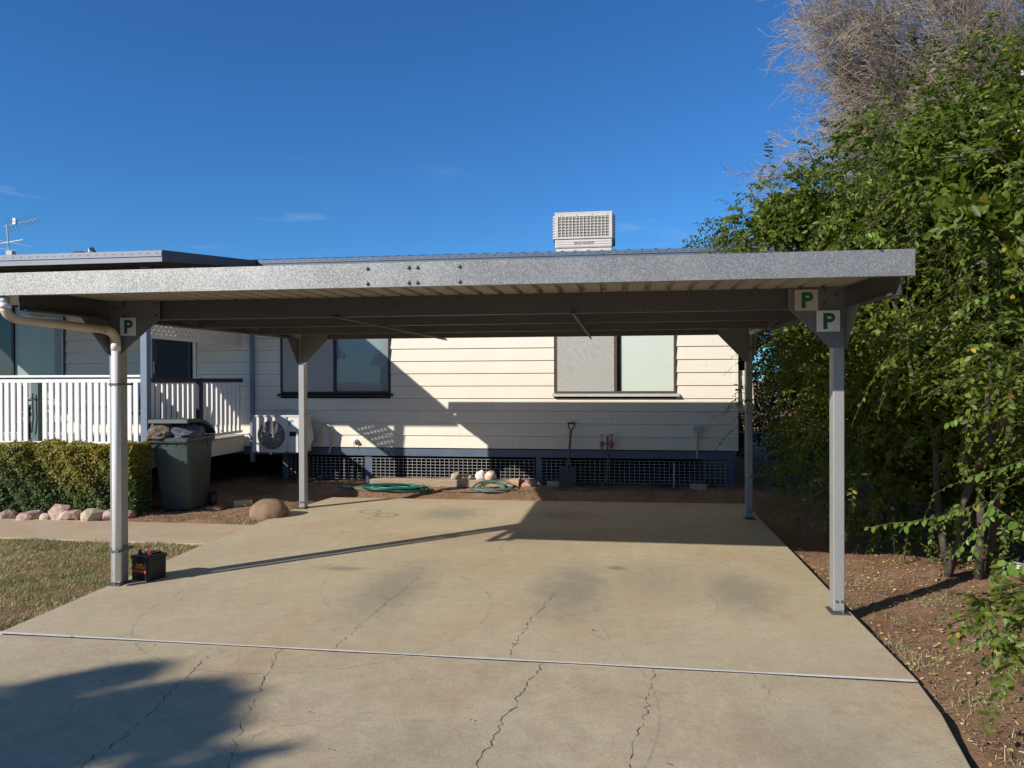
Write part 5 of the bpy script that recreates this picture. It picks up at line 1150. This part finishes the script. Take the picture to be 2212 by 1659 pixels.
# small white flowers
for i, (a, b, c2_) in enumerate(((2.5, 5.0, 3.55), (2.62, 5.05, 3.45), (2.2, 4.85, 2.35), (2.35, 4.6, 1.9), (2.55, 4.6, 2.0), (2.3, 4.7, 3.1))):
    fl = MB()
    for q in range(5): an = q*1.257; fl.poly([(a, b, c2_), (a + .018*math.cos(an - .4), b - .006, c2_ + .018*math.sin(an - .4)), (a + .026*math.cos(an), b - .008, c2_ + .026*math.sin(an)), (a + .018*math.cos(an + .4), b - .006, c2_ + .018*math.sin(an + .4))], [(0, 1, 2, 3)])
    fl.build('flower', WHITE, shrub)
st = rock('pale_stone', (3.5, 7.15, -.04), (.15, .08, .05), ROCKW, 41, amp=.3, sub=2); tag(st, 'pale grey stone at the foot of the shrub', 'stone')

# ------------------------------------------------------------------ bare tree behind
bt_ = empty('bare_tree', (10.2, 15.5, 0), 'leafless tree with a cloud of pale grey twigs behind the shrub', 'tree')
segs = []
def grow(p, d, L_, r, lvl, bias):
    n = max(3, int(L_/.30)) if lvl < 3 else (3 if lvl == 3 else 2)
    pts = [p]; dd = d.normalized(); st_ = L_/n
    for i in range(n):
        dd = (dd + Vector((random.gauss(0, .09), random.gauss(0, .09), random.gauss(0, .08))) + bias*.035*(lvl + 1)).normalized(); pts.append(pts[-1] + dd*st_)
    for i in range(n): segs.append((pts[i], pts[i+1], r*(1 - .75*i/n), r*(1 - .75*(i+1)/n), lvl))
    if lvl >= 4: return
    nk = (11, 9, 7, 4)[lvl]
    for q in range(nk):
        t = random.uniform(.22, 1.0); i = min(n - 1, int(t*n)); base = pts[i].lerp(pts[i+1], t*n - i if t < 1 else 1)
        dr_ = (pts[i+1] - pts[i]).normalized(); ax = dr_.cross(Vector((random.gauss(0, 1), random.gauss(0, 1), random.gauss(0, 1)))).normalized()
        nd = (dr_*math.cos(.65) + ax*math.sin(random.uniform(.4, .85))).normalized()
        grow(base, nd, L_*random.uniform(.38, .58), max(.0045, r*(1 - .75*t)*.55), lvl + 1, bias)
trunk0 = Vector((10.2, 15.5, -.1)); fork = Vector((8.2, 15.6, 4.9)); random.seed(21)
limb([tuple(trunk0), (9.3, 15.5, 1.8), tuple(fork)], .22, .16, BARKG, bt_, 'trunk')
for (dx, dy, dz, L_) in ((-1, 0, .6, 3.2), (-1, .2, .72, 3.4), (-.95, -.2, .75, 3.7), (-.8, 0, .95, 4.0), (-.6, .2, 1.0, 4.3), (-.4, -.1, 1.0, 4.6), (-.2, .2, 1.0, 4.6), (.1, 0, 1.0, 4.6), (.3, .2, .9, 4.2), (-.7, -.3, .6, 3.4), (-.9, .1, .75, 3.4), (-.5, .1, .7, 3.6), (-.95, 0, .9, 4.3)):
    grow(fork, Vector((dx, dy, dz)), L_, .10, 0, Vector((-.18, 0, -.06)))
for lv, nm in ((0, 'limb'), (1, 'branches'), (2, 'twigs')):
    S_ = [s for s in segs if (s[4] == lv if lv < 2 else s[4] >= 2)]
    A = np.array([tuple(s[0]) for s in S_]); B = np.array([tuple(s[1]) for s in S_]); ra = np.array([max(s[2], .0042) for s in S_]); rb = np.array([max(s[3], .0035) for s in S_])
    V, F = tubes_np(A, B, ra, rb, 6 if lv == 0 else 3); o = np_mesh(nm, V, F, BARKG, parent=bt_); o.location = -bt_.location
    if lv: o['kind'] = 'stuff'
# trunk seen past the house corner, low fence further back
tk = empty('tree_behind_house', (2.5, 15.8, 0), 'twisted grey brown trunk just past the right corner of the house', 'tree')
limb([(2.45, 15.8, -.1), (2.38, 15.8, 1.6), (2.5, 15.8, 2.3), (2.3, 15.8, 3.0)], .13, .07, BARK, tk, 'trunk'); limb([(2.40, 15.8, 1.5), (2.62, 15.7, 2.2), (2.75, 15.8, 3.0)], .07, .04, BARK, tk, 'limb')
def small_crown(par, cx_, cy_, cz_, rx, ry, rz_, n, seed, cols, size=(.05, .09)):
    d = unit(rng.normal(0, 1, (n, 3))); r = rng.uniform(.35, 1.05, n)**.6*(1 + .2*np.sin(d[:, 0]*6 + seed)*np.sin(d[:, 2]*7)); P_ = np.array([[cx_, cy_, cz_]]) + d*np.array([[rx, ry, rz_]])*r[:, None]
    Ln_ = rng.uniform(*size, n); V_, F_ = leaves_np(P_, rng.normal(0, 1, (n, 3)) + np.array([[0, 0, -.5]]), rng.normal(0, 1, (n, 3)) + np.array([[0, -.3, .7]]), Ln_, Ln_*.5)
    o = np_mesh('crown', V_, F_, LEAF, parent=par, tint=np.repeat(palette(n, cols, [1]*len(cols), .25), 6, axis=0)); o.location = -par.location; o['kind'] = 'stuff'
small_crown(tk, 2.9, 15.9, 3.5, 2.2, 1.5, 1.3, 16000, 1, [(.07, .11, .03), (.10, .14, .03)])
bs = empty('back_shrub', (4.2, 15.5, 0), 'dark dense shrub closing the view behind the low fence', 'shrub')
limb([(4.2, 15.5, -.1), (4.2, 15.5, 1.2)], .06, .04, BARK, bs, 'stem'); small_crown(bs, 4.4, 15.6, 1.2, 2.6, 1.0, 1.5, 20000, 2, [(.04, .07, .02), (.06, .09, .02)])
lf = empty('low_fence', (2.9, 13.5, 0), 'low wire fence with a white top rail behind the house corner', 'fence')
MB().tube([(1.8, 13.5, .72), (4.6, 13.5, .70)], .016, 6).build('top_rail', GREYP, lf)
for q in range(16): xx = 1.9 + q*.17; MB().tube([(xx, 13.5, -.05), (xx, 13.5, .71)], .006, 5).build('picket', GREYP, lf)

# ------------------------------------------------------------------ the tree behind the camera whose shade falls on the drive
T0 = Vector((-13.2, -3.6, 0))
stt = empty('street_tree', T0, 'broad leafy tree whose shade falls on the near left of the drive', 'tree')
limb([(-13.2, -3.6, -.1), (-13.1, -3.6, 1.6), (-13.0, -3.5, 3.2)], .2, .13, BARK, stt, 'trunk')
def shade_point(x, y, h): # point at height h whose shadow falls on (x, y)
    t = h/(-SUN.z); return (x - SUN.x*t, y - SUN.y*t, h)
blobs = []
for q in range(26):
    rr_ = random.Random(q + 50); an = rr_.uniform(-.4, 1.9); blobs.append((shade_point(-2.75 + .85*math.cos(an) + rr_.gauss(0, .08), 2.95 + .75*math.sin(an) + rr_.gauss(0, .06), rr_.uniform(4.6, 6)), rr_.uniform(.05, .11)))
for (x, y, h, r) in ((-2.35, 3.45, 5.2, .42), (-2.1, 3.62, 5.6, .25), (-2.55, 3.2, 5.3, .4), (-2.9, 3.15, 5.5, .5), (-3.4, 3.2, 5.2, .5), (-3.2, 2.6, 5.4, .7), (-2.5, 2.85, 5.1, .35), (-3.9, 2.9, 5.5, .7), (-2.75, 3.78, 5.4, .13), (-2.05, 3.93, 5.5, .10), (-1.98, 3.5, 5.0, .16), (-2.3, 3.75, 5.5, .14), (-4.6, 2.6, 5.6, .9), (-3.6, 1.9, 5.0, .9), (-4.8, 1.5, 5.3, 1.1), (-6, 2.2, 5.2, 1.2), (-6, 0.8, 4.6, 1.3), (-4.6, 0.4, 4.6, 1.0)):
    blobs.append((shade_point(x - .24, y - .3, h), r))
Ps = []
for (c_, r) in blobs:
    n = int(4200*r*r) + 60; d = unit(rng.normal(0, 1, (n, 3)))*(rng.uniform(0, 1, n)**.4)[:, None]*r; Ps.append(np.array([c_]) + d*np.array([[1, 1, .6]]))
P = np.concatenate(Ps); n = len(P); Ln = rng.uniform(.08, .15, n); V, F = leaves_np(P, rng.normal(0, 1, (n, 3)), rng.normal(0, .6, (n, 3)) + np.array([[0, 0, 1.]]), Ln, Ln*.45)
o = np_mesh('crown', V, F, LEAF, parent=stt, tint=np.repeat(palette(n, [(.07, .11, .03), (.09, .14, .03)], (1, 1), .2), 6, axis=0)); o.location = -T0; o['kind'] = 'stuff'
for (c_, r) in blobs: limb([(-13.0, -3.5, 3.0), tuple((Vector(c_) + Vector((-13, -3.5, 3)))/2 + Vector((0, 0, .3))), c_], .05 if r > .5 else .02, .012, BARK, stt, 'limb')

# ------------------------------------------------------------------ across the street, behind the camera (house mirrors in the verandah glass; most trees added to block low sky)
nh = empty('neighbour_house', (-6, -27, 0), 'low brick house with a pale gable roof across the street', 'house')
MB().box(-16, 4, -33, -26, -.1, 2.7).build('wall', mat('neighbour_brick', (.20, .12, .08), (.27, .17, .12), 12, .9), nh)
MB().prism([(-16.6, -25.4, 2.7), (-16.6, -29.5, 4.7), (-16.6, -33.6, 2.7)], (21.2, 0, 0)).build('roof', mat('neighbour_roof', (.22, .22, .22), (.28, .28, .28), 3, .6), nh)
for a in (-14, -10.5, -5, -1): MB().box(a, a + 1.8, -25.99, -25.95, 1, 2.2).build('window', BLACK, nh)
for i, (x, y, h_, r_, lb_) in enumerate(((-21, -24, 6.5, 2.6, 'added round crowned tree left of the house across the street'), (7, -26, 7.5, 3.0, 'added broad tree right of the house across the street'), (13.5, -22, 6.5, 3.0, 'added dense tree at the far right across the street'), (-30, -20, 7, 3.2, 'added leafy tree furthest left across the street'), (-12, -37, 9, 3.4, 'tall tree rising behind the house across the street'), (20, -14, 6.5, 3.2, 'added wide tree near the right side street corner'))):
    t_ = empty('street_tree', (x, y, 0), lb_, 'tree', 'trees across the street'); limb([(x, y, -.1), (x + .2, y, h_*.3), (x, y + .1, h_*.6)], .2, .1, BARK, t_, 'trunk')
    small_crown(t_, x, y, h_*.62, r_, r_, h_*.36, 7000, i + 5, [(.05, .09, .025), (.07, .11, .03)], (.22, .4))
